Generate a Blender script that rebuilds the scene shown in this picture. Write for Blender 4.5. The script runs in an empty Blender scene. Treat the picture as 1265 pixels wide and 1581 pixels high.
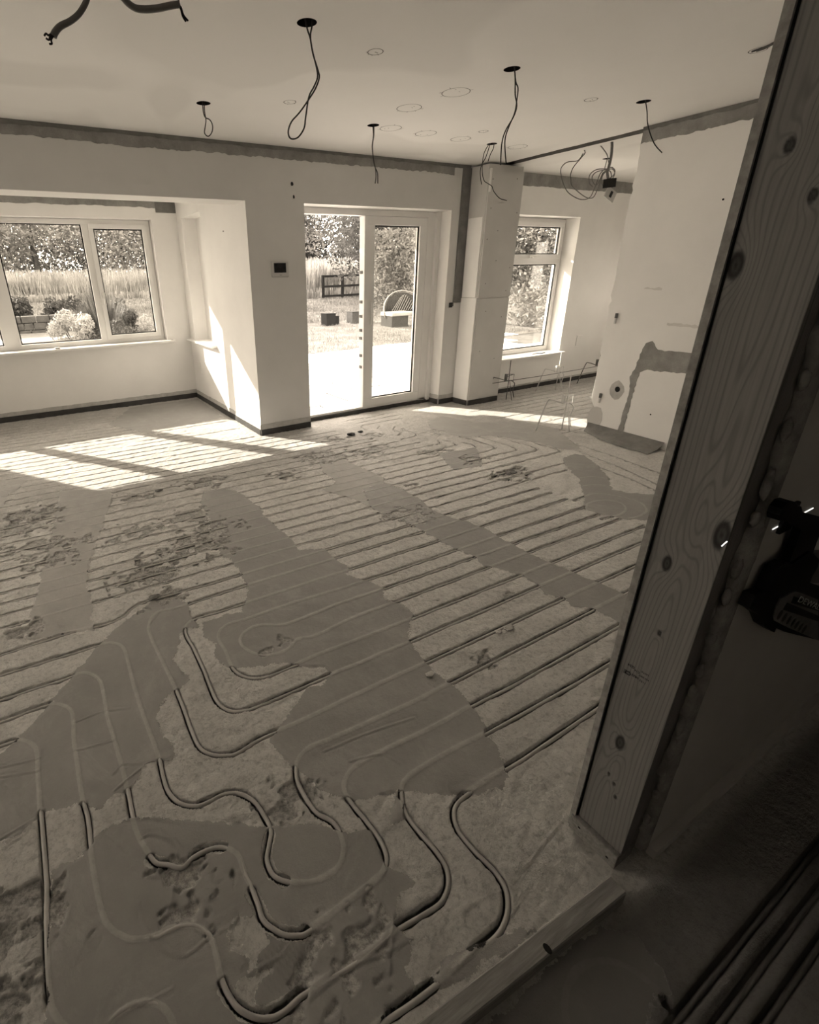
import bpy, bmesh, math, random
import numpy as np
from mathutils import Vector, Matrix
random.seed(7); RNG = np.random.default_rng(7)
SC = bpy.context.scene
COL = SC.collection
PI = math.pi

# ------------------------------------------------------------------ camera
cd = bpy.data.cameras.new('camera'); cam = bpy.data.objects.new('camera', cd); COL.objects.link(cam)
RT = Vector((0.8711379903, -0.4904045352, -0.0249398026)); UP = Vector((0.2147602135, 0.3348339390, 0.9174771299)); FW = Vector((0.4415842531, 0.8046052604, -0.3970059474))
cam.matrix_world = Matrix(((RT.x, UP.x, -FW.x, 0), (RT.y, UP.y, -FW.y, 0), (RT.z, UP.z, -FW.z, 1.41), (0, 0, 0, 1)))
cd.sensor_fit = 'AUTO'; cd.sensor_width = 36.0
cd.lens = 774.79 / 1581 * 36.0
cd.shift_x = (632.5 - 488.6) / 1581; cd.shift_y = (762.8 - 790.5) / 1581
cd.clip_start = 0.02; cd.clip_end = 300
SC.camera = cam

# ------------------------------------------------------------------ world, sun, exposure
W = bpy.data.worlds.new('sky'); SC.world = W; W.use_nodes = True
bg = W.node_tree.nodes['Background']
bg.inputs[0].default_value = (1.0, 0.875, 0.735, 1); bg.inputs[1].default_value = 5.2
sd = bpy.data.lights.new('sun', 'SUN'); sd.energy = 10.0; sd.angle = math.radians(0.55); sd.color = (1.0, 0.90, 0.78)
sun = bpy.data.objects.new('sun', sd); COL.objects.link(sun)
sun.rotation_euler = Vector((1.07, -1.6, -1.0)).to_track_quat('-Z', 'Y').to_euler()
SC.view_settings.view_transform = 'Standard'; SC.view_settings.look = 'None'
SC.view_settings.gamma = 1; SC.view_settings.use_curve_mapping = False
SC.view_settings.exposure = 0.92
try:
    SC.cycles.max_bounces = 12; SC.cycles.diffuse_bounces = 8; SC.cycles.transparent_max_bounces = 24
    SC.cycles.sample_clamp_indirect = 8; SC.cycles.use_denoising = True
except Exception: pass

# ------------------------------------------------------------------ materials
def warm(v, s=1.0):      # warm grey of brightness v
    return (v, v * (1 - .022 * s), v * (1 - .055 * s), 1)
MATS = {}
class NT:
    def __init__(s, m): s.t = m.node_tree; s.n = s.t.nodes; s.l = s.t.links; s.bsdf = s.n['Principled BSDF']
    def new(s, k, **kw):
        n = s.n.new(k)
        for a, b in kw.items(): setattr(n, a, b)
        return n
    def link(s, a, b): s.l.new(a, b)
    def math(s, op, a, b=None, c=None):
        n = s.new('ShaderNodeMath', operation=op)
        for i, v in enumerate((a, b, c)):
            if v is None: continue
            if isinstance(v, (int, float)): n.inputs[i].default_value = v
            else: s.link(v, n.inputs[i])
        return n.outputs[0]
    def attr(s, name): return s.new('ShaderNodeAttribute', attribute_name=name).outputs['Fac']
    def noise(s, scale, detail=4, rough=.6, vec=None, dist=0):
        n = s.new('ShaderNodeTexNoise', noise_dimensions='3D'); n.inputs['Scale'].default_value = scale; n.inputs['Detail'].default_value = detail
        n.inputs['Roughness'].default_value = rough; n.inputs['Distortion'].default_value = dist
        if vec is None: vec = s.obj()
        s.link(vec, n.inputs['Vector']); return n.outputs['Fac']
    def obj(s):
        if not hasattr(s, '_o'): s._o = s.new('ShaderNodeNewGeometry').outputs['Position']
        return s._o
    def ramp(s, f, a, b, lo=0., hi=1.):
        n = s.new('ShaderNodeMapRange', clamp=True); s.link(f, n.inputs[0])
        n.inputs[1].default_value = a; n.inputs[2].default_value = b; n.inputs[3].default_value = lo; n.inputs[4].default_value = hi
        return n.outputs[0]
    def mix(s, f, a, b):
        n = s.new('ShaderNodeMix', data_type='RGBA')
        if isinstance(f, (int, float)): n.inputs[0].default_value = f
        else: s.link(f, n.inputs[0])
        for i, v in ((6, a), (7, b)):
            if isinstance(v, tuple): n.inputs[i].default_value = v
            else: s.link(v, n.inputs[i])
        return n.outputs[2]
    def bump(s, h, strength=.5, dist=.01, normal=None):
        n = s.new('ShaderNodeBump'); n.inputs['Strength'].default_value = strength; n.inputs['Distance'].default_value = dist
        s.link(h, n.inputs['Height'])
        if normal is not None: s.link(normal, n.inputs['Normal'])
        return n.outputs[0]
def newmat(name, rough=.8, spec=.3):
    m = bpy.data.materials.new(name); m.use_nodes = True
    t = NT(m); t.bsdf.inputs['Roughness'].default_value = rough; t.bsdf.inputs['Specular IOR Level'].default_value = spec
    MATS[name] = m; return m, t
def noisy(name, v, var=.12, scale=6, rough=.85, bump=.15, bscale=60, bdist=.004, s=1.0, spec=.25, fine=None, metal=0):
    m, t = newmat(name, rough, spec)
    f = t.noise(scale, 5, .62)
    lo, hi = warm(v * (1 - var), s), warm(v * (1 + var), s)
    c = t.mix(t.ramp(f, .3, .7), lo, hi)
    if fine: c = t.mix(t.ramp(t.noise(fine, 3, .7), .35, .75, 0, .35), c, warm(v * .7, s))
    t.link(c, t.bsdf.inputs['Base Color'])
    t.bsdf.inputs['Metallic'].default_value = metal
    if bump: t.link(t.bump(t.noise(bscale, 4, .6), bump, bdist), t.bsdf.inputs['Normal'])
    return m
noisy('plaster', .84, .04, 1.6, .9, .25, 170, .0015, s=.55)
noisy('plaster_faint', .70, .06, 8, .9, .2)
noisy('board_edge', .30, .3, 40, .95, .6, 120, .003)
noisy('plaster_shaded', .66, .05, 1.6, .9, .25, 170, .0015, s=.55)  # darker plaster copy, shade of the room-side back wall painted in
noisy('pipe_shaded', .10, .2, 14, .5, 0)  # darker copy of the pipe, carries the shade of the hall
noisy('reveal_paint', .86, .03, 2, .8, .12, 120, .001, s=.5)
noisy('skim', .30, .25, 9, .95, .5, 40, .006, s=.9, fine=120)
noisy('skim_dark', .20, .25, 8, .95, .4, 40, .005, s=.9, fine=90)
noisy('bare_board', .36, .06, 3, .95, .1, 90, .002, s=.9)
noisy('base_plaster', .50, .18, 12, .95, .4, 50, .004, s=.9, fine=60)
noisy('damp_strip', .055, .3, 6, .8, .3, 40, .004)
noisy('column_board', .58, .05, 3, .95, .12, 80, .001, s=.8)
noisy('upvc', .80, .02, 3, .35, 0, s=.5, spec=.5)
noisy('sill_white', .82, .02, 3, .4, 0, s=.5, spec=.5)
noisy('rubber', .03, .2, 20, .6, 0)
noisy('cable_black', .025, .2, 20, .5, 0)
noisy('cable_grey', .16, .12, 20, .55, 0, spec=.4)
noisy('cable_pale', .38, .1, 20, .55, 0)
noisy('hole_dark', .012, .2, 20, .9, 0)
noisy('pencil', .07, .3, 80, .9, 0)
noisy('pipe', .44, .12, 14, .5, 0, spec=.4)
noisy('stone_dark', .05, .4, 5, .9, .5, 20, .02)
noisy('hall_plaster', .55, .06, 3, .9, .15, 90, .001)
noisy('metal_pale', .62, .06, 20, .4, .05, spec=.5, s=.6)
noisy('metal_dark', .10, .2, 20, .4, .05, spec=.5)
noisy('tool_black', .004, .2, 30, .6, .2, 300, .0006, spec=.15)
noisy('tool_pale', .16, .15, 30, .6, .1)
noisy('screen_dark', .015, .2, 30, .25, 0, spec=.5)
noisy('device_white', .52, .03, 3, .4, 0, s=.6, spec=.5)
noisy('hall_board', .55, .06, 3, .9, .15, 90, .001)
noisy('plaster_raw', .30, .35, 26, .95, .6, 60, .006, fine=140)
noisy('patio', .45, .12, 1.6, .85, .3, 30, .004, s=.7, fine=20)
noisy('patio_joint', .03, .2, 8, .9, .3, 30, .004)
noisy('soil', .10, .3, 3, .95, .5, 9, .05)
noisy('lawn', .14, .35, 2.2, .95, .8, 22, .05, s=1.0, fine=9)
noisy('meadow', .12, .3, .9, .95, .8, 9, .08, fine=5)
noisy('render_wall', .2, .12, 1.2, .95, .3, 30, .006)
noisy('fence_dark', .006, .3, 10, .8, .3, 40, .003)
noisy('bark', .06, .35, 7, .95, .8, 14, .04)
noisy('box_dark', .007, .3, 12, .7, .2)
noisy('box_grey', .045, .25, 12, .8, .4, 30, .01)
noisy('wicker', .22, .15, 20, .7, .5, 60, .01)
noisy('cushion', .3, .1, 10, .9, .2)
noisy('roof', .12, .2, 4, .9, .3)
noisy('screed_flake', .46, .15, 30, .95, .4, 80, .003)
noisy('lining', .22, .2, 9, .7, .3, 25, .006)
def leafmat(name, v, tr=.35):
    m, t = newmat(name, .55, .3)
    f = t.noise(1.3, 3, .6)
    c = t.mix(t.ramp(f, .3, .7), warm(v * .6), warm(v * 1.5))
    t.link(c, t.bsdf.inputs['Base Color'])
    tl = t.new('ShaderNodeBsdfTranslucent'); t.link(c, tl.inputs['Color'])
    mx = t.new('ShaderNodeMixShader'); mx.inputs[0].default_value = tr
    t.link(t.bsdf.outputs[0], mx.inputs[1]); t.link(tl.outputs[0], mx.inputs[2])
    t.link(mx.outputs[0], t.n['Material Output'].inputs['Surface'])
leafmat('leaf', .085, .45); leafmat('leaf_pale', .30, .45); leafmat('lawn_blade', .17, .3); leafmat('leaf_dark', .05); leafmat('grass_blade', .34, .5)
def glassmat():
    m, t = newmat('glass')
    tr = t.new('ShaderNodeBsdfTransparent'); tr.inputs[0].default_value = (.93, .93, .91, 1)
    gl = t.new('ShaderNodeBsdfGlossy'); gl.inputs['Roughness'].default_value = .02
    lw = t.new('ShaderNodeLayerWeight'); lw.inputs[0].default_value = .5
    fr = t.math('MULTIPLY_ADD', t.math('POWER', lw.outputs['Facing'], 5.), .9, .04)
    mx = t.new('ShaderNodeMixShader'); t.link(fr, mx.inputs[0])
    t.link(tr.outputs[0], mx.inputs[1]); t.link(gl.outputs[0], mx.inputs[2])
    t.link(mx.outputs[0], t.n['Material Output'].inputs['Surface'])
glassmat()
def emit(name, col, s):
    m, t = newmat(name); e = t.new('ShaderNodeEmission'); e.inputs[0].default_value = col; e.inputs[1].default_value = s
    t.link(e.outputs[0], t.n['Material Output'].inputs['Surface'])
emit('laser_light', (1, .96, .9, 1), 1.2)
def ceilmat():
    m, t = newmat('ceiling_paint', .92, .2)
    f = t.noise(.55, 2, .5, dist=.6)
    c = t.mix(t.ramp(f, .50, .53), warm(.87, .5), warm(.80, .6))
    c = t.mix(t.ramp(t.noise(3, 4, .6), .3, .8, 0, .25), c, warm(.78, .6))
    t.link(c, t.bsdf.inputs['Base Color'])
    t.link(t.bump(t.noise(150, 4, .6), .25, .0015), t.bsdf.inputs['Normal'])
ceilmat()
def woodmat(name, v, attr=True, axis_scale=None):
    m, t = newmat(name, .75, .3)
    if attr:
        g = t.attr('grain'); k = t.attr('knot')
        s = t.math('SINE', t.math('MULTIPLY', g, 6.283))
        s = t.ramp(s, .1, 1.0)
        s = t.math('POWER', s, 1.6)
        sep = t.new('ShaderNodeSeparateXYZ'); t.link(t.obj(), sep.inputs[0])
        cv = t.new('ShaderNodeCombineXYZ'); t.link(t.math('MULTIPLY', sep.outputs[1], 260.), cv.inputs[0]); t.link(t.math('MULTIPLY', sep.outputs[2], 7.), cv.inputs[1]); t.link(t.math('MULTIPLY', sep.outputs[0], 260.), cv.inputs[2])
        fib = t.noise(1, 3, .6, vec=cv.outputs[0])
        c = t.mix(t.ramp(fib, .25, .8), warm(v * .86), warm(v * 1.12))
        c = t.mix(t.math('MULTIPLY', s, .5), c, warm(v * .5))
        c = t.mix(k, c, warm(v * .10))
        t.link(t.bump(s, .25, .0008), t.bsdf.inputs['Normal'])
    t.link(c, t.bsdf.inputs['Base Color'])
woodmat('wood_post', .21)
def woodsimple(name, v, ax):
    m, t = newmat(name, .75, .3)
    mp = t.new('ShaderNodeMapping'); mp.inputs['Scale'].default_value = ax; t.link(t.obj(), mp.inputs['Vector'])
    f = t.noise(1, 4, .65, vec=mp.outputs[0], dist=.4)
    c = t.mix(t.ramp(f, .3, .7), warm(v * .65), warm(v * 1.2))
    t.link(c, t.bsdf.inputs['Base Color']); t.link(t.bump(f, .2, .002), t.bsdf.inputs['Normal'])
woodsimple('wood_sill', .30, (9, 120, 120)); woodsimple('wood_stud', .13, (110, 110, 6)); woodsimple('wood_end', .26, (90, 90, 90))
def floormat():
    m, t = newmat('screed', .82, .35)
    pd = t.attr('pd'); sdd = t.attr('sm'); gd = t.attr('gd'); dmg = t.attr('dmg')
    n1 = t.noise(28, 5, .7); n2 = t.noise(5, 6, .7); n3 = t.noise(220, 4, .7); n4 = t.noise(1.4, 3, .6); n5 = t.noise(75, 5, .75)
    n9 = t.noise(9, 5, .7)
    wob = t.math('MULTIPLY_ADD', t.math('SUBTRACT', n9, .5), .075, t.math('MULTIPLY', t.math('SUBTRACT', n1, .5), .038))
    edge = t.math('ADD', wob, pd)
    dark = t.ramp(edge, -.0008, .0008)
    edge2 = t.math('ADD', wob, sdd)
    smooth = t.ramp(edge2, -.001, .001)
    cov = t.math('MAXIMUM', dark, smooth)
    light = t.mix(t.ramp(n2, .32, .72), warm(.64), warm(.84))
    light = t.mix(t.ramp(n5, .52, .68, 0, .5), light, warm(.36))
    light = t.mix(t.ramp(n3, .55, .75, 0, .35), light, warm(.74))
    n6 = t.noise(42, 8, .78)
    light = t.mix(t.ramp(n6, .38, .50, .45, 0), light, warm(.34))
    drk = t.mix(t.ramp(n2, .3, .75), warm(.27), warm(.36))
    drk = t.mix(t.ramp(n4, .35, .7, 0, .5), drk, warm(.29))
    drk = t.mix(t.ramp(n3, .6, .8, 0, .25), drk, warm(.42))
    drk = t.mix(t.ramp(t.noise(3.2, 7, .78, dist=1.6), .52, .66, 0, .4), drk, warm(.42))
    smc = t.mix(t.ramp(n2, .3, .75), warm(.36), warm(.46))
    c = t.mix(smooth, light, smc)
    c = t.mix(dark, c, drk)
    line = t.math('MULTIPLY', t.ramp(t.math('MULTIPLY_ADD', t.math('SUBTRACT', n5, .5), .006, gd), .0078, .0055), cov)
    c = t.mix(t.math('MULTIPLY', line, t.ramp(n1, .3, .7, .15, .6)), c, warm(.52))
    # milled slot, the shade inside the groove painted into its colour
    slot = t.math('MULTIPLY', t.ramp(gd, .0095, .0080), t.math('SUBTRACT', 1., cov))
    c = t.mix(t.math('MULTIPLY', slot, .92), c, warm(.045))
    c = t.mix(t.math('MULTIPLY', t.ramp(t.math('MULTIPLY_ADD', t.math('SUBTRACT', n9, .5), 1.6, t.attr("far_tone")), .3, .9), .55), c, warm(.27))  # floor tone darkens towards the back of the room, broken by noise
    c = t.mix(t.math('MULTIPLY', t.attr('hall_shade'), .75), c, warm(.17))  # shade of the hall painted into its floor colour
    c = t.mix(dmg, c, t.mix(t.ramp(n5, .4, .6), warm(.20), warm(.55)))
    t.link(c, t.bsdf.inputs['Base Color'])
    h = t.math('MULTIPLY', t.math('SUBTRACT', 1., cov), t.math('MULTIPLY_ADD', n5, .7, t.math('MULTIPLY', n3, .35)))
    h = t.math('ADD', h, t.math('MULTIPLY', cov, 1.1))
    h = t.math('ADD', h, t.math('MULTIPLY', n1, .35))
    h2 = t.math('MULTIPLY', n6, t.math('MULTIPLY_ADD', cov, -.82, 1.))
    nb = t.bump(h2, 1., .013)
    t.link(t.bump(h, .9, .0026, nb), t.bsdf.inputs['Normal'])
    t.link(t.ramp(dark, 0, 1, .9, .7), t.bsdf.inputs['Roughness'])
floormat()

# ------------------------------------------------------------------ builders
def mk(name, verts, faces, mat, parent=None, smooth=False, cut=None):
    me = bpy.data.meshes.new(name); me.from_pydata([tuple(v) for v in verts], [], [tuple(f) for f in faces]); me.update()
    if mat: me.materials.append(MATS[mat])
    if smooth: me.polygons.foreach_set('use_smooth', [True] * len(me.polygons))
    o = bpy.data.objects.new(name, me); COL.objects.link(o)
    if parent: o.parent = parent; o.matrix_parent_inverse = Matrix.Translation(-parent.location) if parent.rotation_euler.z == 0 else parent.matrix_world.inverted()
    return o
class MB:
    def __init__(s): s.v = []; s.f = []
    def add(s, vs, fs):
        b = len(s.v); s.v += [tuple(v) for v in vs]; s.f += [tuple(i + b for i in f) for f in fs]; return s
    def box(s, x0, x1, y0, y1, z0, z1, bev=0):
        if bev:
            return s.bevbox(x0, x1, y0, y1, z0, z1, bev)
        vs = [(x, y, z) for z in (z0, z1) for y in (y0, y1) for x in (x0, x1)]
        return s.add(vs, [(0, 2, 3, 1), (4, 5, 7, 6), (0, 1, 5, 4), (2, 6, 7, 3), (0, 4, 6, 2), (1, 3, 7, 5)])
    def bevbox(s, x0, x1, y0, y1, z0, z1, b):
        bm = bmesh.new(); bmesh.ops.create_cube(bm, size=1)
        for v in bm.verts: v.co = Vector(((x0 + x1) / 2 + v.co.x * (x1 - x0), (y0 + y1) / 2 + v.co.y * (y1 - y0), (z0 + z1) / 2 + v.co.z * (z1 - z0)))
        bmesh.ops.bevel(bm, geom=bm.edges[:], offset=b, segments=2, affect='EDGES', profile=.6)
        bm.verts.index_update(); s.add([v.co[:] for v in bm.verts], [[v.index for v in f.verts] for f in bm.faces]); bm.free(); return s
    def obox(s, c, ax, ay, az, hx, hy, hz):
        c = Vector(c); ax, ay, az = [Vector(a).normalized() for a in (ax, ay, az)]
        vs = [c + ax * hx * i + ay * hy * j + az * hz * k for k in (-1, 1) for j in (-1, 1) for i in (-1, 1)]
        return s.add(vs, [(0, 2, 3, 1), (4, 5, 7, 6), (0, 1, 5, 4), (2, 6, 7, 3), (0, 4, 6, 2), (1, 3, 7, 5)])
    def prism(s, pts, d, caps=True):      # polygon (list of 3D) extruded by vector d
        n = len(pts); d = Vector(d); vs = [Vector(p) for p in pts] + [Vector(p) + d for p in pts]
        fs = [(i, (i + 1) % n, n + (i + 1) % n, n + i) for i in range(n)]
        if caps: fs += [tuple(range(n))[::-1], tuple(range(n, 2 * n))]
        return s.add(vs, fs)
    def tube(s, pts, r, n=6, cap=True):
        pts = [Vector(p) for p in pts]; m = len(pts); base = len(s.v); vs = []; up = None
        for i, p in enumerate(pts):
            d = (pts[min(i + 1, m - 1)] - pts[max(i - 1, 0)]).normalized()
            if up is None: up = Vector((0, 0, 1)) if abs(d.z) < .9 else Vector((1, 0, 0))
            a = d.cross(up).normalized(); b = a.cross(d).normalized(); up = b
            rr = r[i] if isinstance(r, (list, tuple)) else r
            for k in range(n):
                t = 2 * PI * k / n; vs.append(p + a * math.cos(t) * rr + b * math.sin(t) * rr)
        fs = [(i * n + k, i * n + (k + 1) % n, (i + 1) * n + (k + 1) % n, (i + 1) * n + k) for i in range(m - 1) for k in range(n)]
        if cap: fs += [tuple(range(n))[::-1], tuple((m - 1) * n + k for k in range(n))]
        return s.add(vs, fs)
    def build(s, name, mat, parent=None, smooth=False): return mk(name, s.v, s.f, mat, parent, smooth)
def smoothline(pts, sub=4):
    pts = [Vector(p) for p in pts]; out = []
    for i in range(len(pts) - 1):
        p0 = pts[max(i - 1, 0)]; p1 = pts[i]; p2 = pts[i + 1]; p3 = pts[min(i + 2, len(pts) - 1)]
        for k in range(sub):
            t = k / sub; out.append(.5 * ((2 * p1) + (p2 - p0) * t + (2 * p0 - 5 * p1 + 4 * p2 - p3) * t * t + (3 * p1 - p0 - 3 * p2 + p3) * t ** 3))
    out.append(pts[-1]); return out
def tag(o, label=None, cat=None, group=None, kind=None):
    if label: o['label'] = label
    if cat: o['category'] = cat
    if group: o['group'] = group
    if kind: o['kind'] = kind
    return o
def struct(o): o['kind'] = 'structure'; return o
def empty(name, loc, label, cat, group=None):
    o = bpy.data.objects.new(name, None); COL.objects.link(o); o.location = loc; o.empty_display_size = .1
    bpy.context.view_layer.update(); return tag(o, label, cat, group)
def box(name, x0, x1, y0, y1, z0, z1, mat, parent=None, bev=0):
    return MB().box(x0, x1, y0, y1, z0, z1, bev).build(name, mat, parent)
PIPES={
 'p1':[(1.515,0.684),(1.1,0.677),(0.96,0.68),(0.856,0.68),(0.811,0.674),(0.777,0.656),(0.753,0.614),(0.751,0.555),(0.759,0.494),(0.753,0.452),(0.731,0.422),(0.698,0.401),(0.658,0.392),(0.605,0.392),(0.539,0.395),(0.466,0.395),(0.413,0.397),(0.351,0.402),(0.301,0.401)],
 'p2':[(1.541,0.795),(1.054,0.804),(0.935,0.811),(0.774,0.812),(0.716,0.802),(0.686,0.778),(0.659,0.724),(0.658,0.661),(0.663,0.598),(0.656,0.554),(0.631,0.523),(0.596,0.508),(0.547,0.509),(0.46,0.516),(0.348,0.512),(0.216,0.524),(0.169,0.521),(0.129,0.531),(0.095,0.564),(0.081,0.597),(0.076,0.633),(0.081,0.686),(0.078,0.724),(0.054,0.761),(0.013,0.782),(-0.032,0.787),(-0.066,0.799),(-0.089,0.813),(-0.122,0.856),(-0.134,0.899),(-0.139,0.973),(-0.14,1.045),(-0.137,1.18),(-0.142,1.231),(-0.143,1.395),(-0.143,1.49),(-0.136,1.59),(-0.142,1.634),(-0.167,1.673),(-0.202,1.698),(-0.246,1.703),(-0.363,1.702)],
 'p3':[(1.353,0.907),(1.108,0.913),(0.953,0.91),(0.726,0.922),(0.627,0.921),(0.576,0.906),(0.547,0.875),(0.542,0.832),(0.549,0.761),(0.551,0.697),(0.539,0.654),(0.511,0.631),(0.471,0.624),(0.419,0.621),(0.274,0.618),(0.235,0.636),(0.213,0.664),(0.2,0.692),(0.202,0.724),(0.203,0.773),(0.201,0.805),(0.201,0.861),(0.171,0.901),(0.133,0.917),(0.101,0.918),(0.062,0.908),(0.032,0.932),(0.006,0.953),(-0.009,1),(-0.02,1.048),(-0.023,1.1),(-0.02,1.199),(-0.021,1.302),(-0.025,1.42),(-0.029,1.527),(-0.025,1.665),(-0.028,1.732),(-0.05,1.782),(-0.084,1.811),(-0.157,1.813),(-0.365,1.82)],
 'p4':[(1.132,1.031),(0.88,1.032),(0.599,1.047),(0.516,1.052),(0.467,1.027),(0.442,0.985),(0.434,0.936),(0.439,0.858),(0.466,0.809),(0.466,0.764),(0.453,0.729),(0.423,0.701),(0.373,0.696),(0.323,0.71),(0.283,0.741),(0.262,0.771),(0.264,0.812),(0.283,0.841),(0.305,0.877),(0.306,0.921),(0.296,0.981),(0.265,1.027),(0.223,1.047),(0.187,1.047),(0.142,1.053),(0.105,1.086),(0.086,1.136),(0.084,1.198),(0.089,1.264),(0.086,1.376),(0.082,1.501),(0.082,1.647),(0.087,1.793),(0.085,1.88),(0.065,1.92),(0.032,1.945),(-0.029,1.953),(-0.367,1.967)],
 'p5':[(-0.361,1.589),(-0.307,1.579),(-0.275,1.55),(-0.256,1.507),(-0.255,1.429),(-0.254,1.264),(-0.252,1.141),(-0.251,1.038),(-0.256,0.958),(-0.258,0.846),(-0.254,0.773),(-0.242,0.739),(-0.22,0.699)],
 'p5b':[(-0.156,0.673),(-0.135,0.686),(-0.104,0.686),(-0.077,0.678),(-0.05,0.654),(-0.037,0.626),(-0.035,0.592)],
 'p6':[(0.81,1.163),(0.523,1.163),(0.398,1.17),(0.316,1.16),(0.279,1.168),(0.237,1.199),(0.215,1.24),(0.211,1.314),(0.215,1.482),(0.209,1.689),(0.202,1.891),(0.213,1.977),(0.26,2.048),(0.343,2.041),(0.704,2.044)],
 'p7':[(0.898,1.293),(0.77,1.299),(0.475,1.302),(0.398,1.31),(0.354,1.336),(0.331,1.388),(0.33,1.472),(0.337,1.579),(0.34,1.74),(0.337,1.825),(0.353,1.882),(0.401,1.915),(0.485,1.911),(0.656,1.906)],
 'p8':[(0.98,1.412),(0.79,1.419),(0.573,1.417),(0.5,1.43),(0.458,1.473),(0.44,1.53),(0.449,1.638),(0.449,1.718),(0.473,1.773),(0.526,1.799),(0.592,1.791),(0.775,1.792),(0.95,1.782),(1.184,1.769)],
 'p9':[(1.072,1.549),(0.808,1.528),(0.736,1.545),(0.678,1.514),(0.61,1.514),(0.552,1.553),(0.523,1.618),(0.529,1.674),(0.579,1.716),(0.64,1.716),(0.725,1.667),(0.806,1.661),(1.005,1.67),(1.152,1.665)],
 'p10':[(-0.369,2.102),(-0.096,2.107),(0.05,2.087),(0.123,2.103),(0.168,2.144),(0.214,2.164),(0.295,2.17),(0.567,2.154)],
 'h1':[(2.863,2.558),(3.634,2.528),(3.712,2.52),(3.769,2.537),(3.786,2.593),(3.782,2.712),(3.786,2.882),(3.795,3.086),(3.841,3.152),(3.926,3.18),(4.21,3.148)],
 'h2':[(2.924,2.672),(3.53,2.652),(3.613,2.658),(3.667,2.696),(3.679,2.793),(3.659,2.967),(3.668,3.159),(3.699,3.248),(3.77,3.286),(4.085,3.295)],
 'h3':[(2.958,2.782),(3.412,2.752),(3.495,2.764),(3.526,2.813),(3.535,2.957),(3.519,3.126),(3.55,3.307),(3.59,3.365),(3.704,3.39),(4.018,3.435)],
 'h4':[(3.034,2.888),(3.305,2.874),(3.383,2.897),(3.409,2.951),(3.415,3.132),(3.389,3.28),(3.375,3.498)],
 'h5':[(3.039,3.006),(3.208,2.991),(3.275,3.016),(3.301,3.083),(3.274,3.163)],
 'h6':[(4.394,2.735),(4.281,3.025),(4.093,3.094),(3.985,3.082),(3.94,3.008),(4.04,2.84),(3.944,2.839),(3.964,2.639),(3.952,2.529)],
 'h7':[(2.967,1.829),(3.161,1.835),(3.244,1.764),(3.292,1.604),(3.207,1.499),(3.085,1.472),(2.989,1.49)],
 'h8':[(2.914,1.717),(3.005,1.755),(3.133,1.729),(3.173,1.647),(3.111,1.575),(3.012,1.548),(2.857,1.573)],
 'h9':[(3.351,2.066),(3.452,2.031),(3.517,1.938)],
 'h10':[(3.227,1.959),(3.308,1.934),(3.37,1.883)],
 'd1':[(2.798,4.394),(3.103,4.375),(3.414,4.403)],
 'd2':[(2.855,4.244),(3.147,4.267),(3.434,4.264)],
 'd3':[(3.334,4.137),(2.943,4.147),(2.845,4.144),(2.79,4.091),(2.775,3.988)],
 'd4':[(2.97,4.023),(2.901,3.968)],
 'd5':[(3.08,3.913),(3.014,3.858),(2.986,3.779),(2.99,3.712),(2.925,3.664)],
 'd6':[(3.102,3.83),(3.07,3.754),(3.094,3.642),(3.083,3.588),(3.019,3.552),(2.872,3.551)],
 'd7':[(2.684,3.779),(2.667,3.73),(2.113,3.755)],
 'd8':[(3.127,3.322),(3.092,3.273),(3.038,3.254)],
 'd9':[(3.188,3.197),(3.179,3.159),(3.131,3.138),(2.975,3.153)],
 'k2':[(4.054,2.67),(4.022,2.26),(3.927,1.776)],
 'k3':[(3.885,2.432),(3.819,2.047),(3.687,1.67)],
 'k4':[(3.689,2.132),(3.653,1.891),(3.573,1.614)],
}
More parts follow.
